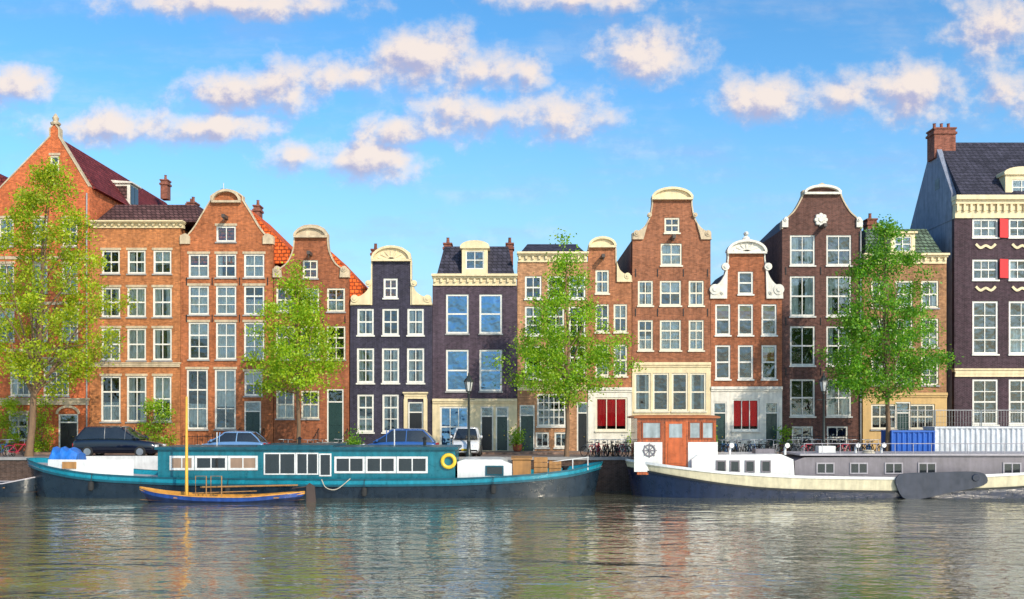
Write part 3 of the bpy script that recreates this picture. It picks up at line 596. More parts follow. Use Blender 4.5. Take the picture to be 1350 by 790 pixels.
WHITEB=mat('white_boat_paint',(.72,.72,.70,1),.35,var=.2,coat=.2); TAN=mat('tan_hull_paint',lin(206,196,164),.4,var=.28); GREYB=mat('grey_boat_paint',lin(122,116,122),.45,var=.28); GREYL=mat('light_grey_deck',lin(165,160,165),.5,var=.2); NAVYH=mat('navy_hull',lin(20,34,62),.3,var=.4,coat=.2)
ROPE=mat('rope',lin(190,180,160),.9)
# left barge
yc=-10.6; root=thing('houseboat','long teal and black houseboat with glazed cabin moored at the left','boat',(X(420,yc),yc,0))
ts,xs=stations(38,795,yc); pxs=np.array([675+x*25 for x in xs]); bf=fbeam(2.35,.14,.2)
sh=smooth1(np.interp(pxs,[20,60,120,220,450,600,700,760,800],[607,616,625,630,632,631,626,620,611])); zt=np.array([Z(q,-12.8) for q in sh]); zm=zt-.33
m=MB(); band(m,xs,ts,yc,bf,np.full(len(xs),-.5),zm-.03,.9,.97,.965,.99); m.build('hull',HULLB,root,True)
m=MB(); band(m,xs,ts,yc,bf,zm+.04,zt,.985,1,.993,1); m.build('bulwark',TEALB,root,True)
m=MB(); band(m,xs,ts,yc,bf,zm-.06,zm+.05,.985,.985,.993,.993,0,.05); band(m,xs,ts,yc,bf,zt-.06,zt+.03,1,1,1,1,0,.03); m.build('rubbing_strake',TEALD,root)
m=MB(); m.loft([[(x,yc-bf(q)*.98,z-.25) for x,q,z in zip(xs,ts,zt)],[(x,yc+bf(q)*.98,z-.25) for x,q,z in zip(xs,ts,zt)]],0,False,False); m.build('deck',GREYL,root)
Yc=-12.45
a=[i for i,p in enumerate(pxs) if 52<p<192]; wz=[Z(606 if pxs[i]<180 else 609,-12.8) for i in a]
for sd_ in (-1,1):
    m=MB(); band(m,[xs[i] for i in a],[ts[i] for i in a],yc,bf,[zt[i]+.035 for i in a],wz,1,.985,sides=(sd_,)); m.build('stern_bulwark',WHITEB,root,True)
m=MB(); m.box(X(82,-12.95),X(88,-12.95)+.5,-12.97,-12.93,Z(618,-12.95),Z(609,-12.95)); m.build('stern_window',OLDWOOD,root)
c=MB(); c.box(X(208,Yc),X(600,Yc),Yc,-8.7,zt[28]-.3,Z(593,Yc)); cab=c.build('cabin',TEAL,root)
c=MB(); c.box(X(205,Yc),X(604,Yc),Yc-.18,-8.5,Z(593,Yc)+.002,Z(589.5,Yc)); c.box(X(340,Yc),X(440,Yc),Yc-.1,-8.6,Z(589.5,Yc)+.002,Z(587,Yc)); c.build('cabin_roof',TEALD,root)
CW=mat('cabin_blind',lin(150,125,105),.7)
for p0,p1,n,pm in ((224,256,2,CW),(257,300,2,DGLASS),(301,340,2,CW)): boat_window(cab,p0,p1,601,620,Yc,WHITEB,n,pm=pm,b=.12)
boat_window(cab,348,390,597,626,Yc,WHITEB,2); boat_window(cab,390.5,420,597,626,Yc,WHITEB,2); boat_window(cab,421,437,598,628,Yc,WHITEB,1,'glazed_door')
for p0,p1,n in ((441,481,2),(482,522,2),(523,564,2)): boat_window(cab,p0,p1,602,624,Yc,WHITEB,n,b=.11)
w=MB(); ps=[(603,632),(603,609),(612,606),(660,606),(675,612),(675,634)]
w.prism([(X(a_,Yc),Z(b_,Yc)) for a_,b_ in ps],Yc+.05,-8.9); fc=w.build('fore_cabin',WHITEB,root)
boat_window(fc,640,664,614,627,Yc+.05,TEALD,1)
w=MB(); w.box(X(676,-12),X(700,-12),-12,-9.3,zt[40]-.2,Z(606,-12)); w.box(X(674,-12),X(702,-12),-12.1,-9.2,Z(606,-12)+.002,Z(604,-12)); w.build('hatch',OLDWOOD,root)
w=MB(); 
for q in (715,735,755,775):
    z0=np.interp(q,pxs,zt); w.tube([(X(q,-11.6),-11.6,z0-.2),(X(q,-11.6),-11.6,z0+.55)],.03)
w.tube([(X(715,-11.6),-11.6,np.interp(715,pxs,zt)+.5),(X(775,-11.6),-11.6,np.interp(775,pxs,zt)+.5)],.025); w.build('railing',WHITEB,root)
w=MB(); w.lathe([(.16,0),(.14,.3),(.22,.32),(.22,.42)],(X(745,-10.6),-10.6,np.interp(745,pxs,zt)-.25),10); w.build('bollard',BLACK,root)
for q in (300,480,650,120):
    w=MB(); z0=np.interp(q,pxs,zt); w.lathe([(.05,.25),(.14,.2),(.16,0),(.14,-.2),(.05,-.25)],(X(q,-13.1),-13.12,z0-.65),10); w.tube([(X(q,-13.1),-13.12,z0-.4),(X(q,-13.1),-12.98,z0)],.015,5); w.build('fender',RUBBER,root,True)
MB().tube(cr([(X(424,-13.05),-13.06,Z(632,-13.05)),(X(430,-13.05),-13.08,Z(643,-13.05)),(X(444,-13.05),-13.08,Z(645,-13.05)),(X(462,-13.05),-13.06,Z(631,-13.05))],5),.025,5).build('rope',ROPE,root)
for q,y0,r_ in ((520,566,.035),(286,570,.03)): MB().tube([(X(q,-10),-10,Z(589,-10)),(X(q,-10),-10,Z(y0,-10))],r_,6).build('roof_pole',WHITEB,root)
for q in (395,560): MB().lathe([(.09,0),(.09,.35),(.16,.36),(.02,.5)],(X(q,-10.5),-10.5,Z(589,Yc)),10).build('flue',BLACK,root)
m=MB().ring((X(591,-12.7),Yc-.1,Z(608,Yc)),.33,.1,'y',24,8); tag(m.build('life_ring',mat('yellow_ring',(.75,.5,.03,1),.5),None,True),'yellow life ring hung on the right end of the teal cabin','life ring')
def tarp(label,p0,p1,y0,y1,Y0,Y1,m_,name='tarpaulin'):
    x0,x1=X(p0,Y0),X(p1,Y0); z1,z0=Z(y0,Y0),Z(y1,Y0); g=MB(); rings=[]
    for i in range(11):
        u=i/10; e=(.82+.14*math.sin(i*1.9)) if 0<u<1 else .6
        rings.append([(x0+(x1-x0)*u,Y0,z0),(x0+(x1-x0)*u,Y0+.04,z0+(z1-z0)*.6*e),(x0+(x1-x0)*u,Y0+.2,z0+(z1-z0)*(.9*e+.06*math.sin(i*2.2))),(x0+(x1-x0)*u,(Y0+Y1)/2,z0+(z1-z0)*e),(x0+(x1-x0)*u,Y1-.2,z0+(z1-z0)*.85*e),(x0+(x1-x0)*u,Y1,z0)])
    g.loft(rings); return tag(g.build(name,m_,None,True),label,'tarpaulin')
tarp('bright blue tarpaulin cover on the stern of the teal houseboat',64,100,588,612,-12.0,-10.6,mat('blue_tarp',(.02,.17,.6,1),.4,var=.4,bump=.6))
for i,(p0,p1,y0,lb) in enumerate(((704,722,603,'wooden crate on the foredeck of the teal houseboat, left of its bow rail'),(724,740,608,'lower wooden crate nearest the bow of the teal houseboat'))):
    g=MB(); x0,x1=X(p0,-11.8),X(p1,-11.8); z1=Z(y0,-11.8); z0=np.interp((p0+p1)/2,pxs,zt)-.25; n=4
    for k in range(n):
        za=z0+(z1-z0)*k/n; g.box(x0,x1,-11.8,-11.77,za+.01,za+(z1-z0)/n-.02); g.box(x0,x1,-11.1,-11.07,za+.01,za+(z1-z0)/n-.02); g.box(x0,x0+.03,-11.765,-11.105,za+.01,za+(z1-z0)/n-.02); g.box(x1-.03,x1,-11.765,-11.105,za+.01,za+(z1-z0)/n-.02)
    for xx in (x0+.04,x1-.09): g.box(xx,xx+.05,-11.76,-11.71,z0,z1)
    g.box(x0+.02,x1-.02,-11.74,-11.12,z0+.02,z0+.3); tag(g.build('crate',OLDWOOD),lb,'crate')
# right barge
yc=-10.5; root=thing('barge','long tan and navy barge with wooden wheelhouse moored at the right','boat',(X(1120,yc),yc,0))
ts,xs=stations(824,1440,yc); pxs=np.array([675+x*25 for x in xs]); bf=fbeam(2.5,.2,.14)
sh=smooth1(np.interp(pxs,[790,835,880,950,1050,1200,1350,1480],[604,608,614,622,628,630,624,608])); zt=np.array([Z(q,-12.8) for q in sh]); zm=zt-.74
zm=np.where(pxs<1000,zt-np.interp(pxs,[790,860,1000],[.45,.5,.74]),zm)
m=MB(); band(m,xs,ts,yc,bf,np.full(len(xs),-.5),zm,.9,.975,.965,.99); m.build('hull',NAVYH,root,True)
m=MB(); band(m,xs,ts,yc,bf,zm+.02,zt,.975,1,.99,1); m.build('bulwark',TAN,root,True)
m=MB(); band(m,xs,ts,yc,bf,zm-.04,zm+.06,.98,.98,.992,.992,0,.05); m.build('rubbing_strake',BLACK,root)
m=MB(); band(m,xs,ts,yc,bf,zt-.1,zt+.04,1,1,1,1,0,.04); m.build('gunwale',WHITEB,root)
m=MB(); m.loft([[(x,yc-bf(q)*.98,z-.2) for x,q,z in zip(xs,ts,zt)],[(x,yc+bf(q)*.98,z-.2) for x,q,z in zip(xs,ts,zt)]],0,False,False); m.build('deck',GREYL,root)
Yw=-11.9
w=MB(); w.box(X(840,Yw),X(944,Yw),Yw,-9.2,Z(626,Yw),Z(552,Yw)); wh=w.build('wheelhouse',WOOD,root)
w=MB()
w.loft([[(X(840,Yw)-e,Yw-e,Z(z_,Yw)),(X(944,Yw)+e,Yw-e,Z(z_,Yw)),(X(944,Yw)+e,-9.2+e,Z(z_,Yw)),(X(840,Yw)-e,-9.2+e,Z(z_,Yw))] for e,z_ in ((.1,551.9),(.2,551),(.2,549.6),(.0,548),(-.5,547))]); w.build('wheelhouse_roof',mat('roof_wood',lin(178,104,58),.4,var=.3),root)
RW=mat('red_brown_frame',lin(140,64,26),.3); LP=mat('painted_reflection_pane',(.34,.40,.42,1),.05,var=.4,spec=.9)  # LP: bright reflection painted in as a pale base colour
for p0,p1 in ((846,872),(908,924),(925,941)): boat_window(wh,p0,p1,556,579,Yw,RW,1,pm=LP)
d=MB(); d.box(X(877,Yw),X(904,Yw),Yw-.06,Yw-.002,Z(614,Yw),Z(556,Yw)); d.box(X(880,Yw),X(901,Yw),Yw-.09,Yw-.061,Z(611,Yw),Z(584,Yw)); dd=d.build('door',mat('orange_door',lin(190,88,30),.3,var=.35,coat=.5),wh)
p=MB(); p.box(X(882,Yw),X(899,Yw),Yw-.075,Yw-.061,Z(577,Yw),Z(559,Yw)); p.build('pane',LP,dd)
for p0,p1 in ((836,873),(907,946)): w=MB(); w.box(X(p0,Yw),X(p1,Yw),Yw-.04,Yw-.001,Z(622,Yw),Z(583,Yw)); w.build('white_panel',WHITEB,wh)
w=MB().ring((X(856,Yw),Yw-.08,Z(594,Yw)),.3,.04,'y',24,6)
for k in range(4): a=k*PI/4; w.tube([(X(856,Yw)-.4*math.cos(a),Yw-.08-.004*k,Z(594,Yw)-.4*math.sin(a)),(X(856,Yw)+.4*math.cos(a),Yw-.08-.004*k,Z(594,Yw)+.4*math.sin(a))],.022,5)
w.build('wheel_emblem',GREYB,wh)
Yk=-12.3
w=MB(); ps=[(912,634),(912,606),(920,600),(1030,599),(1046,606),(1048,634)]; w.prism([(X(a_,Yk),Z(b_,Yk)) for a_,b_ in ps],Yk,-8.8); k=w.build('white_cabin',WHITEB,root)
for p0 in (944,962,982,1003): boat_window(k,p0,p0+13,607,623,Yk,GREYB,1,pm=DGLASS)
w=MB(); ps=[(1049,634),(1049,608),(1062,603),(1440,600),(1440,634)]; w.prism([(X(a_,Yk),Z(b_,Yk)) for a_,b_ in ps],Yk+.15,-8.8); k=w.build('grey_cabin',GREYB,root)
w=MB(); w.box(X(1055,Yk),X(1440,Yk),Yk+.0,-8.7,Z(601,Yk)+.004,Z(598.5,Yk)); w.build('cabin_roof',GREYL,root)
for p0 in (1076,1120,1166,1210,1322,1370): boat_window(k,p0,p0+24,610,625,Yk+.15,GREYL,2,pm=DGLASS)
w=MB(); lp=cr([(1180,636),(1188,625),(1230,623),(1285,622),(1300,628),(1296,640),(1250,650),(1212,658),(1190,656),(1180,636)],4)[:-1]; w.prism([(X(a_,-13.15),Z(b_,-13.15)) for a_,b_ in lp],-13.2,-13.06); w.lathe([(.16,-.04),(.2,0)],(X(1286,-13.2),-13.22,Z(630,-13.2)),12,axis='y'); w.build('leeboard',mat('leeboard_paint',lin(46,52,68),.4,var=.3),root)
w=MB()
for q in range(1060,1440,24): w.tube([(X(q,-12.2),-12.2,Z(600,-12.2)),(X(q,-12.2),-12.2,Z(585,-12.2))],.02,5)
w.tube([(X(1060,-12.2),-12.2,Z(585,-12.2)),(X(1430,-12.2),-12.2,Z(585,-12.2))],.022,5); w.build('railing',GREYL,root)
w=MB()
for q in (838,860,885): z0=np.interp(q,pxs,zt); w.lathe([(.1,-.2),(.1,.3),(.16,.32),(.16,.38)],(X(q,-11),-11,z0),8)
w.build('bollard',BLACK,root)
MB().box(X(1078,-10.6),X(1100,-10.6),-10.8,-10.2,Z(599,-10.6),Z(588,-10.6)).build('skylight_hatch',WHITEB,root); MB().box(X(995,-11),X(1020,-11),-11.2,-10.4,Z(599,-11),Z(592,-11)).build('skylight_hatch',GREYB,root)
for q,yy in ((962,-11.4),(1035,-11.4),(1128,-11.2),(1162,-11.)):
    w=MB(); z0=Z(599.5,-12.3)-.05; w.tube([(X(q,yy),yy,z0),(X(q,yy),yy,z0+.4),(X(q,yy)+.03,yy-.12,z0+.52),(X(q,yy)+.06,yy-.26,z0+.52)],[.07,.07,.1,.14],8); w.build('ventilator',WHITEB,root,True)
w=MB().ring((X(1145,-11.6),-11.6,Z(599,-12.3)+.05),.28,.06,'z',18,6); w.ring((X(1145,-11.6),-11.6,Z(599,-12.3)+.15),.24,.06,'z',18,6); w.build('rope_coil',ROPE,root,True)
# dinghy
yc=-15.; root=thing('sailing_dinghy','small open wooden boat with blue gunwale and bare yellow mast','boat',(X(292,yc),yc,0))
ts,xs=stations(184,402,yc,32); pxs=np.array([675+(x)*26 for x in xs]); bf=fbeam(.85,.5,.42)
sh=smooth1(np.interp(pxs,[180,210,260,330,402],[643,650,655,656,650])); zt=np.array([Z(q,-15.6) for q in sh])
m=MB(); band(m,xs,ts,yc,bf,np.full(len(xs),-.25),zt-.2,.6,.95,.85,.98); m.build('hull',mat('dinghy_dark_blue',lin(24,42,78),.4,var=.4),root,True)
m=MB(); band(m,xs,ts,yc,bf,zt-.2,zt,.95,1,.98,1); m.build('top_strake',mat('dinghy_blue',lin(30,68,140),.4,var=.4),root,True)
m=MB(); band(m,xs,ts,yc,bf,zt,zt+.05,1,1,1,1,0,.03); band(m,xs,ts,yc,bf,zt-.1,zt+.05,.92,.92); m.build('gunwale',mat('gunwale_wood',lin(206,146,64),.4,var=.3),root)
m=MB(); m.loft([[(x,yc-bf(q)*.8,.12) for x,q in zip(xs,ts)],[(x,yc+bf(q)*.8,.12) for x,q in zip(xs,ts)]],0,False,False); m.build('floorboards',OLDWOOD,root)
for q in (235,275,320,365): MB().box(X(q,yc),X(q,yc)+.25,yc-.72,yc+.72,Z(653,yc)-.1,Z(653,yc)-.05).build('thwart',OLDWOOD,root)
MY=mat('mast_yellow',lin(232,176,66),.4)
MB().tube([(X(246,yc),yc,.12),(X(246,yc),yc,Z(523,yc))],[.085,.055],10).build('mast',MY,root,True)
MB().tube([(X(262,yc),yc+.3,Z(643,yc)),(X(392,yc),yc+.1,Z(640,yc))],.045,8).build('boom',OLDWOOD,root); MB().tube([(X(255,yc),yc-.2,Z(650,yc)),(X(340,yc),yc-.25,Z(647,yc))],.03,8).build('oar',OLDWOOD,root)
m=MB(); m.prism([(X(404,yc),Z(640,yc)),(X(408,yc),Z(637,yc)),(X(415,yc),Z(641,yc)),(X(417,yc),-.2),(X(404,yc),-.2)],yc-.05,yc+.05); m.tube([(X(410,yc),yc,Z(641,yc)),(X(385,yc),yc,Z(644,yc))],.03); m.build('rudder',mat('rudder_dark',lin(70,56,50),.6,var=.3),root)
for q in (262,282): MB().tube([(X(q,yc),yc-.5,Z(655,yc)),(X(q,yc),yc-.5,Z(627,yc)),(X(q+14,yc),yc-.5,Z(627,yc)),(X(q+14,yc),yc-.5,Z(655,yc))],.03,6).build('canopy_hoop',OLDWOOD,root)
# little dark boat
yc=-11.5; root=thing('rowing_boat','low black open boat cut off by the left edge','boat',(X(10,yc),yc,0))
ts,xs=stations(-70,52,yc,24); bf=fbeam(.9,.4,.4); zt=np.array([Z(q,-12.2) for q in np.interp(ts,[0,.3,.7,1],[634,638,638,630])])
m=MB(); band(m,xs,ts,yc,bf,np.full(len(xs),-.3),zt,.6,1,.9,1); m.build('hull',HULLB,root,True)
m=MB(); band(m,xs,ts,yc,bf,zt,zt+.06,1,1,1,1,0,.04); m.build('gunwale',GREYL,root)
m=MB(); m.loft([[(x,yc-bf(q)*.8,.25) for x,q in zip(xs,ts)],[(x,yc+bf(q)*.8,.25) for x,q in zip(xs,ts)]],0,False,False); m.build('floorboards',OLDWOOD,root)
for q in (-30,10): MB().box(X(q,yc),X(q,yc)+.25,yc-.8,yc+.8,.5,.55).build('thwart',OLDWOOD,root)
# ------------------------------------------------------------------ cars
def car(label,name,loc,rz,L,H,W,col,prof,gh,cat='car'):
    root=thing(name,label,cat,(0,0,0)); m_=mat('paint_'+name+str(col[:3]),col,.18,.2,.06,coat=1.)
    sm=cr([(p[0],p[1],p[2]) for p in prof],4); body=MB(); rings=[]
    for u,sh_,wq in sm:
        x=u*L-L/2; w=W/2*wq; z0=.22 if .05<u<.95 else .3
        half=[(w*.84,z0),(w*.97,z0+.14),(w*1.0,.5*sh_+.08),(w*.995,sh_-.2),(w*.96,sh_-.06),(w*.86,sh_)]
        rings.append([(x,-a,b) for a,b in half]+[(x,a,b) for a,b in reversed(half)])
    body.loft(rings); body.build('body',m_,root,True,ang=50)
    g0,g1,g2,g3,zb=gh; X4=[q*L-L/2 for q in (g0,g1,g2,g3)]; wb,wr=W/2*.9,W/2*.7; zr=H-.09
    def sect(v): # v 0..1 from belt to roof edge, curved outline
        c=v**1.25; f=1-(1-v)**1.35
        return X4[0]+(X4[1]-X4[0])*c, X4[3]+(X4[2]-X4[3])*f*.98, wb+(wr-wb)*v**1.3, zb-.03+(zr-zb+.03)*v
    def ringat(xa,xb,w,z):
        r=.18; q=[]
        for (cx_,cy_,a0) in ((xa+r,-w+r,PI),(xb-r,-w+r,1.5*PI),(xb-r,w-r,0),(xa+r,w-r,.5*PI)):
            for i in range(4): a=a0+.5*PI*i/3; q.append((cx_+r*math.cos(a),cy_+r*math.sin(a),z))
        return q
    G=MB(); G.loft([ringat(*sect(v)) for v in (0,.25,.5,.75,1)]); G.build('windows',DGLASS,root,True,ang=60)
    R_=MB(); xa,xb,w_,z_=sect(1.); R_.loft([ringat(xa-.03,xb+.03,w_+.02,z_-.03),ringat(xa-.02,xb+.02,w_+.015,z_+.01),ringat(xa+.1,xb-.12,w_-.1,z_+.06),ringat(xa+.35,xb-.4,w_-.28,H)])
    for s in (-1,1):
        for ends in ('r','f',(.46,.45),(.77,.77)):
            P_=[]
            for v in (0,.33,.66,1):
                xa,xb,w_,z_=sect(v)
                if ends=='r': P_.append((xa+.07,s*(w_-.05),z_))
                elif ends=='f': P_.append((xb-.07,s*(w_-.05),z_))
                else: P_.append((X4[0]+(X4[3]-X4[0])*(ends[0]+(ends[1]-ends[0])*v),s*(w_+.004),z_))
            R_.tube(P_,.05 if isinstance(ends,str) else .03,6)
    R_.build('roof',m_,root,True,ang=50)
    for fx in (.19,.81):
        for s in (-1,1):
            w=MB(); c=(fx*L-L/2,s*(W/2-.1),.33); w.lathe([(.2,-.11),(.3,-.11),(.33,-.07),(.33,.07),(.3,.11),(.2,.11)],c,20,0,'y'); wo=w.build('wheel',RUBBER,root,True)
            w=MB(); w.lathe([(.21,-.115),(.19,-.09),(.05,-.07),(.05,.07),(.19,.09),(.21,.115)],c,14,0,'y'); w.build('rim',STEEL,wo,True)
    for s in (-1,1):
        MB().box(L/2-.12,L/2-.0,s*W*.34-.16,s*W*.34+.16,.58,.74).build('headlight',mat('headlight_lens',(.8,.8,.8,1),.1),root)
        MB().box(-L/2-.01,-L/2+.1,s*W*.34-.12,s*W*.34+.12,.62,.82).build('tail_light',mat('tail_lens',(.4,.01,.01,1),.15),root)
        MB().lathe([(.05,-.08),(.09,-.04),(.09,.04),(.05,.08)],(X4[3]-.3,s*(W/2+.04),zb+.07),8,0,'y').build('mirror',m_,root,True)
    MB().box(L/2-.02,L/2+.015,-.26,.26,.4,.51).build('number_plate',mat('plate_yellow',(.7,.5,.03,1)),root)
    root.location=loc; root.rotation_euler=(0,0,rz); return root
def cr3(p,n): return p
_cr=cr
def cr(p,n=5):
    p=[Vector(q) for q in p]; r=[]
    for i in range(len(p)-1):
        a=p[max(i-1,0)];b=p[i];c=p[i+1];d=p[min(i+2,len(p)-1)]
        for j in range(n):
            t=j/n; r.append(tuple(.5*((2*b)+(c-a)*t+(2*a-5*b+4*c-d)*t*t+(3*b-a-3*c+d)*t**3)))
    r.append(tuple(p[-1])); return r
est=[(0,.7,.78),(.02,.98,.9),(.08,1.08,.98),(.3,1.12,1),(.5,1.12,1),(.7,1.08,1),(.82,1.0,.98),(.93,.9,.92),(.98,.76,.82),(1,.58,.7)]
hat=[(0,.62,.76),(.02,.82,.9),(.1,.9,.98),(.3,.93,1),(.5,.93,1),(.7,.9,1),(.84,.82,.96),(.94,.7,.88),(1,.52,.7)]
van=[(0,.9,.9),(.02,1.1,.97),(.2,1.15,1),(.5,1.15,1),(.75,1.12,1),(.88,1.02,.98),(.97,.85,.93),(1,.55,.82)]
G_='cars parked along the quay'
for a in (('black high-roofed car parked behind the stern of the teal houseboat','parked_car',(X(158,-5.9),-5.9,STREET),0,5.0,1.85,1.9,lin(14,22,40),est,(.03,.13,.58,.8,1.09)),
 ('light steel blue car showing only its roof above the left half of the teal cabin','parked_car',(X(308,-5.6),-5.6,STREET),PI,4.1,1.55,1.7,lin(110,150,195),hat,(.05,.2,.6,.84,.9)),
 ('deep blue hatchback parked above the right half of the teal cabin','parked_car',(X(527,-5.6),-5.6,STREET),PI,4.6,1.7,1.75,lin(46,92,160),hat,(.03,.18,.6,.84,.9)),
 ('white van facing the canal beside the left street lamp','parked_van',(X(616,-4.6),-4.6,STREET),-PI/2,4.2,1.8,1.72,(.72,.72,.72,1),van,(.02,.07,.72,.92,1.12),'van')):
    c=car(*a); c['group']=G_
# ------------------------------------------------------------------ lamps
lamp=thing('street_lamp','black lantern street lamp between the white van and the dark purple house','lamp',group='street lamps on the quay')
m=MB(); m.lathe([(.2,0),(.2,.25),(.13,.35),(.1,.9),(.12,.95),(.08,1.05),(.065,3.7),(.1,3.75),(.065,3.85)],(0,0,0),12); m.tube([(-.35,0,3.4),(.35,0,3.4)],.025,6); m.build('post',mat('lamp_green_black',(.02,.028,.026,1),.4),lamp,True)
m=MB(); m.lathe([(.14,3.9),(.25,4.45)],(0,0,0),6); m.build('lantern_glass',mat('lantern_glass',(.55,.55,.52,1),.15),lamp)
m=MB()
for k in range(6): a=k*PI/3; m.tube([(.145*math.cos(a),.145*math.sin(a),3.9),(.255*math.cos(a),.255*math.sin(a),4.45)],.026,5)
m.lathe([(.05,3.84),(.16,3.88),(.16,3.91)],(0,0,0),6); m.lathe([(.3,4.45),(.28,4.5),(.13,4.72),(.14,4.76),(.06,4.82),(.05,4.95),(.0,5.02)],(0,0,0),6); m.build('lantern_frame',mat('lamp_green_black',(.02,.028,.026,1)),lamp)
lamp.location=(X(618,-7),-7,STREET+.0); l2=copy_tree(lamp); l2.location=(X(1086,-7),-7,STREET); l2['label']='black lantern street lamp in front of the dark brown bell gable house'
# ------------------------------------------------------------------ bicycles
def bike(col):
    b=thing('bicycle','x','bicycle',(0,0,0)); fm=mat('bike_'+str(col),col,.3)
    for xx in (-.53,.53):
        w=MB().ring((xx,0,.34),.32,.026,'y',18,5)
        for k in range(6): a=k*PI/6; w.tube([(xx-.31*math.cos(a),0,.34-.31*math.sin(a)),(xx+.31*math.cos(a),0,.34+.31*math.sin(a))],.004,3,1)
        w.build('wheel',[RUBBER,STEEL],b)
    f=MB(); bb=(-.05,0,.3); st=(-.22,0,.78); hd=(.36,0,.82)
    for p,q in ((bb,st),(bb,hd),(st,(.38,0,.74)),(bb,(-.53,0,.34)),((-.2,0,.7),(-.53,0,.34))): f.tube([p,q],.024,6)
    f.tube([hd,(.42,0,.6),(.53,0,.34)],.024,6); f.tube([(-.75,0,.6),(-.53,0,.71),(-.28,0,.7)],.02,5); f.ring((-.05,0,.3),.09,.012,'y',12,4); f.build('frame',fm,b)
    h_=MB(); h_.tube([(.36,0,.82),(.34,0,1.02)],.016,6); h_.tube([(.15,-.3,1.0),(.3,-.24,1.04),(.34,0,1.03),(.3,.24,1.04),(.15,.3,1.0)],.018,6); h_.build('handlebar',STEEL,b)
    s=MB(); s.loft([[(-.38,-.1,.86),(-.38,.1,.86),(-.38,.09,.92),(-.38,-.09,.92)],[(-.25,-.07,.86),(-.25,.07,.86),(-.25,.06,.92),(-.25,-.06,.92)],[(-.08,-.02,.87),(-.08,.02,.87),(-.08,.015,.9),(-.08,-.015,.9)]]); s.tube([(-.22,0,.76),(-.25,0,.87)],.015,6); s.build('saddle',BLACK,b); return b
protos=[bike(c) for c in ((.02,.02,.022,1),(.4,.02,.05,1),(.02,.11,.28,1),(.3,.3,.31,1))]; used=[0]*4
words=['first','second','third','fourth','fifth','sixth','seventh','eighth','ninth','tenth','eleventh','twelfth','thirteenth','fourteenth','fifteenth','sixteenth']; cn=['black','red','blue','grey']
for place,pxl in (('on the quay between the two boats',[778,783,788,793,798,803,808,813,818,823,829]),('behind the white cabin of the barge',[950,957,964,971,978,985,992,999,1006,1013,1022]),('below the dark brown bell gable house',[1038,1045,1052,1059,1066,1073,1080,1094,1100,1107,1114,1121,1128,1136,1145,1154]),('beside the shrub at the left edge',[4,14,24]),('above the teal cabin, near the second tree',[372,384,406,418,432,446])):
    for i,px in enumerate(pxl):
        k=random.choice([0,0,1,2,3,0]) ; o=protos[k] if not used[k] else copy_tree(protos[k]); used[k]=1
        Yb=-6.9+random.uniform(-.25,.25)+(.5 if i%2 else 0); o.location=(X(px,Yb),Yb,STREET+.005); o.rotation_euler=(random.uniform(-.06,.06),0,random.choice([0,PI])+PI/2+random.uniform(-1.,1.)); o['group']='bicycles parked on the quay'
        o['label']='%s bicycle parked %s, %s from the left there'%(cn[k],place,words[i])
# ------------------------------------------------------------------ containers, fence
Y0=-6.9
def corr(label,name,p0,p1,y0,Y,m_,cat):
    x0,x1=X(p0,Y),X(p1,Y); n=int((x1-x0)/.075); r=thing(name,label,cat,((x0+x1)/2,Y,STREET)); g=MB(); a=[(x0+(x1-x0)*i/n,Y+.04*(1 if (i//2)%2 else -1),STREET) for i in range(n+1)]
    g.loft([a,[(p[0],p[1],Z(y0,Y)) for p in a],[(p[0],p[1]+1.6,Z(y0,Y)) for p in a],[(p[0],p[1]+1.6,STREET) for p in a]],0,False,False); g.build('corrugated_panel',m_,r,recalc=False)
    g=MB(); zt_=Z(y0,Y); g.box(x0-.05,x1+.05,Y-.07,Y+1.67,zt_+.001,zt_+.1); g.box(x0-.05,x0+.03,Y-.06,Y+1.6,STREET,zt_); g.box(x1-.03,x1+.05,Y-.06,Y+1.6,STREET,zt_); g.build('frame',m_,r); return r
corr('blue corrugated container on the quay under the right hand tree','container',1176,1231,570,Y0,mat('container_blue',lin(35,95,185),.5),'container')
corr('long white corrugated container on the quay at the right edge','container',1233,1420,565,Y0,mat('container_white',(.64,.66,.69,1),.5,var=.3),'container')
for i,(p0,p1,w_) in enumerate(((1172,1231,'left'),(1233,1292,'middle'),(1294,1353,'right'))):
    g=MB(); Y=-4.2; x0,x1=X(p0,Y),X(p1,Y); zt_=Z(541,Y)
    for xx in (x0,x1): g.tube([(xx,Y,STREET),(xx,Y,zt_)],.03,6)
    for zz_ in (STREET+.15,zt_): g.tube([(x0,Y,zz_),(x1,Y,zz_)],.025,6)
    n=16
    for k in range(1,n): g.tube([(x0+(x1-x0)*k/n,Y,STREET+.15),(x0+(x1-x0)*k/n,Y,zt_)],.008,3)
    for k in range(1,7): zz_=STREET+.15+(zt_-STREET-.15)*k/7; g.tube([(x0,Y,zz_),(x1,Y,zz_)],.008,3)
    tag(g.build('fence_panel',STEEL),'wire construction fence panel behind the corrugated containers, %s of three'%w_,'fence','fence panels behind the containers')
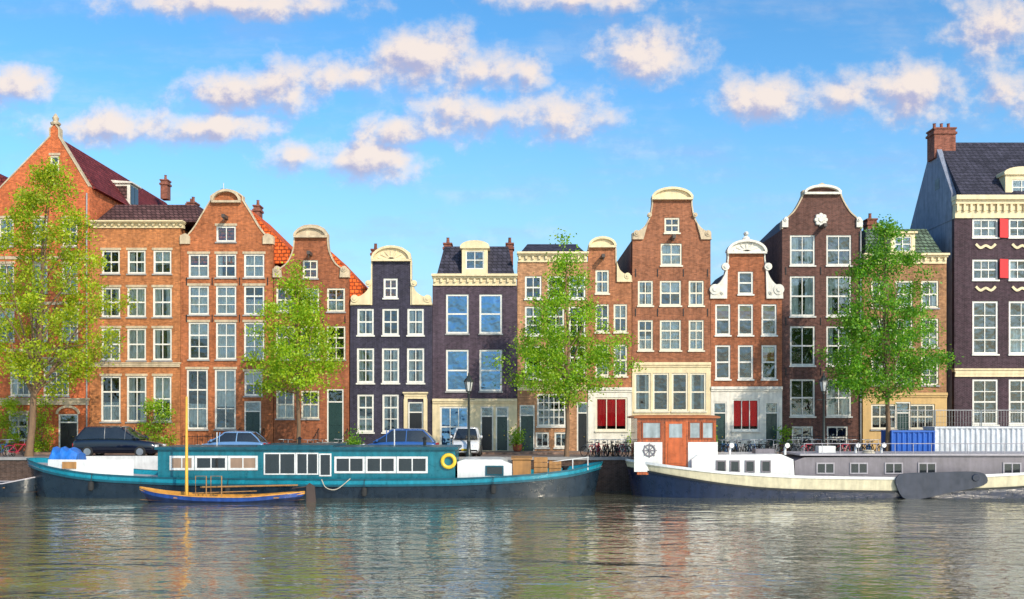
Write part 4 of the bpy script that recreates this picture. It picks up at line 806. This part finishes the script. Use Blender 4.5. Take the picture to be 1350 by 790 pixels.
# ------------------------------------------------------------------ light, world
sd=Vector((.46,-.72,.52)).normalized()
su=bpy.data.lights.new('sun','SUN'); su.energy=3.8; su.angle=math.radians(.8); su.color=(1,.89,.73); so=bpy.data.objects.new('sun',su); COL.objects.link(so); so.rotation_euler=(-sd).to_track_quat('-Z','Y').to_euler()
wd=bpy.data.worlds.new('World'); scene.world=wd; t=NT(wd)
sk=t.n('ShaderNodeTexSky',sky_type='NISHITA',sun_disc=False); sk.sun_elevation=math.asin(sd.z); sk.sun_rotation=math.atan2(sd.x,sd.y); sk.ozone_density=2.; sk.dust_density=1.; sk.air_density=1.
hs=t.n('ShaderNodeHueSaturation',i_Saturation=1.3,i_Value=1.42); t.l(sk.outputs[0],hs.inputs['Color'])
skc=t.mix(1.,hs.outputs[0],(.9,1.05,1.04,1),'MULTIPLY')
bg=t.n('ShaderNodeBackground',i_Strength=.15); t.l(skc,bg.inputs[0])
tc=t.n('ShaderNodeTexCoord'); sp=t.n('ShaderNodeSeparateXYZ'); t.l(tc.outputs['Generated'],sp.inputs[0])
ay=t.math('MAXIMUM',t.math('ABSOLUTE',sp.outputs[1]),.05); cb=t.n('ShaderNodeCombineXYZ'); vv=t.math('DIVIDE',sp.outputs[2],ay); t.l(t.math('DIVIDE',sp.outputs[0],ay),cb.inputs[0]); t.l(vv,cb.inputs[1]); P=cb.outputs[0]
CL=[(28,116,48,32),(300,122,76,32),(370,112,74,38),(470,100,52,26),(560,80,76,46),(640,92,66,36),(700,96,28,28),(856,70,62,42),(610,152,105,34),(740,150,86,32),(520,168,52,28),(150,165,110,26),(280,168,90,24),(300,4,180,22),(1010,128,68,36),(1110,122,56,34),(1190,120,84,42),(1335,122,55,36),(1310,40,70,56),(400,205,56,24),(490,214,76,28),(760,0,110,18)]
def vm(op,a,b=None,c=None):
    nd=t.n('ShaderNodeVectorMath',operation=op); t.l(a,nd.inputs[0])
    if b is not None: nd.inputs[1].default_value=b
    if c is not None: nd.inputs[2].default_value=c
    return nd
def field(Pv):
    r=None
    for cx,cy,a,b in CL:
        u=(cx-675)/F; v=(545-cy)/F; ia,ib=F/a,F/b
        q=vm('LENGTH',vm('MULTIPLY_ADD',Pv,(ia,ib,0),(-u*ia,-v*ib,0)).outputs[0]).outputs['Value']
        r=q if r is None else t.math('MINIMUM',r,q)
    return r
def noi(Pv,sc,det,rough=.6,off=(0,0,0)):
    n=t.n('ShaderNodeTexNoise',i_Scale=sc,i_Detail=det,i_Roughness=rough); t.l(vm('MULTIPLY_ADD',Pv,(1,1.1,1),off).outputs[0],n.inputs['Vector']); return n.outputs['Fac']
P2=vm('ADD',P,(.007,.011,0)).outputs[0]
n1=noi(P,28.,8.,.6); n2=noi(P2,28.,5.,.6); nb=noi(P,11.,2.,.5,(3.,1.,0)); R1=field(P); R2=field(P2)
dn=t.math('ADD',t.math('ADD',R1,t.math('MULTIPLY',t.math('SUBTRACT',n1,.5),-2.3)),t.math('MULTIPLY',t.math('SUBTRACT',nb,.5),-1.4))
al=t.rng(dn,1.42,.12,0,.95,True)
wisp=t.math('MULTIPLY',t.rng(noi(vm('MULTIPLY',P,(.35,1.2,1)).outputs[0],16.,6.,.62),.42,.8,0,.6,True),t.rng(vv,.05,.34,1.,.4))
al=t.math('MAXIMUM',al,wisp)
shd=t.math('ADD',t.math('MULTIPLY',t.math('SUBTRACT',R2,R1),.75),t.math('MULTIPLY',t.math('SUBTRACT',n1,n2),2.4))
sf=t.rng(shd,-.42,.3,0,1,True)
cc=t.mix(sf,lin(184,186,218),lin(255,240,230))
bc=t.n('ShaderNodeBackground',i_Strength=.97); t.l(cc,bc.inputs[0])
bh=t.n('ShaderNodeBackground',i_Strength=1.); bh.inputs[0].default_value=lin(170,208,240)
mh=t.n('ShaderNodeMixShader'); t.l(t.rng(vv,.02,.34,.68,0,True),mh.inputs[0]); t.l(bg.outputs[0],mh.inputs[1]); t.l(bh.outputs[0],mh.inputs[2])
mx=t.n('ShaderNodeMixShader'); t.l(al,mx.inputs[0]); t.l(mh.outputs[0],mx.inputs[1]); t.l(bc.outputs[0],mx.inputs[2])
wo=t.n('ShaderNodeOutputWorld'); t.l(mx.outputs[0],wo.inputs[0])
# ------------------------------------------------------------------ camera
cd=bpy.data.cameras.new('camera'); cam=bpy.data.objects.new('camera',cd); COL.objects.link(cam); cam.location=(0,-D,4.5); cam.rotation_euler=(PI/2,0,0)
cd.sensor_width=36; cd.lens=36*F/1350; cd.shift_y=150/1350; cd.clip_end=6000; scene.camera=cam
scene.view_settings.view_transform='Standard'; scene.view_settings.look='None'; scene.view_settings.exposure=0
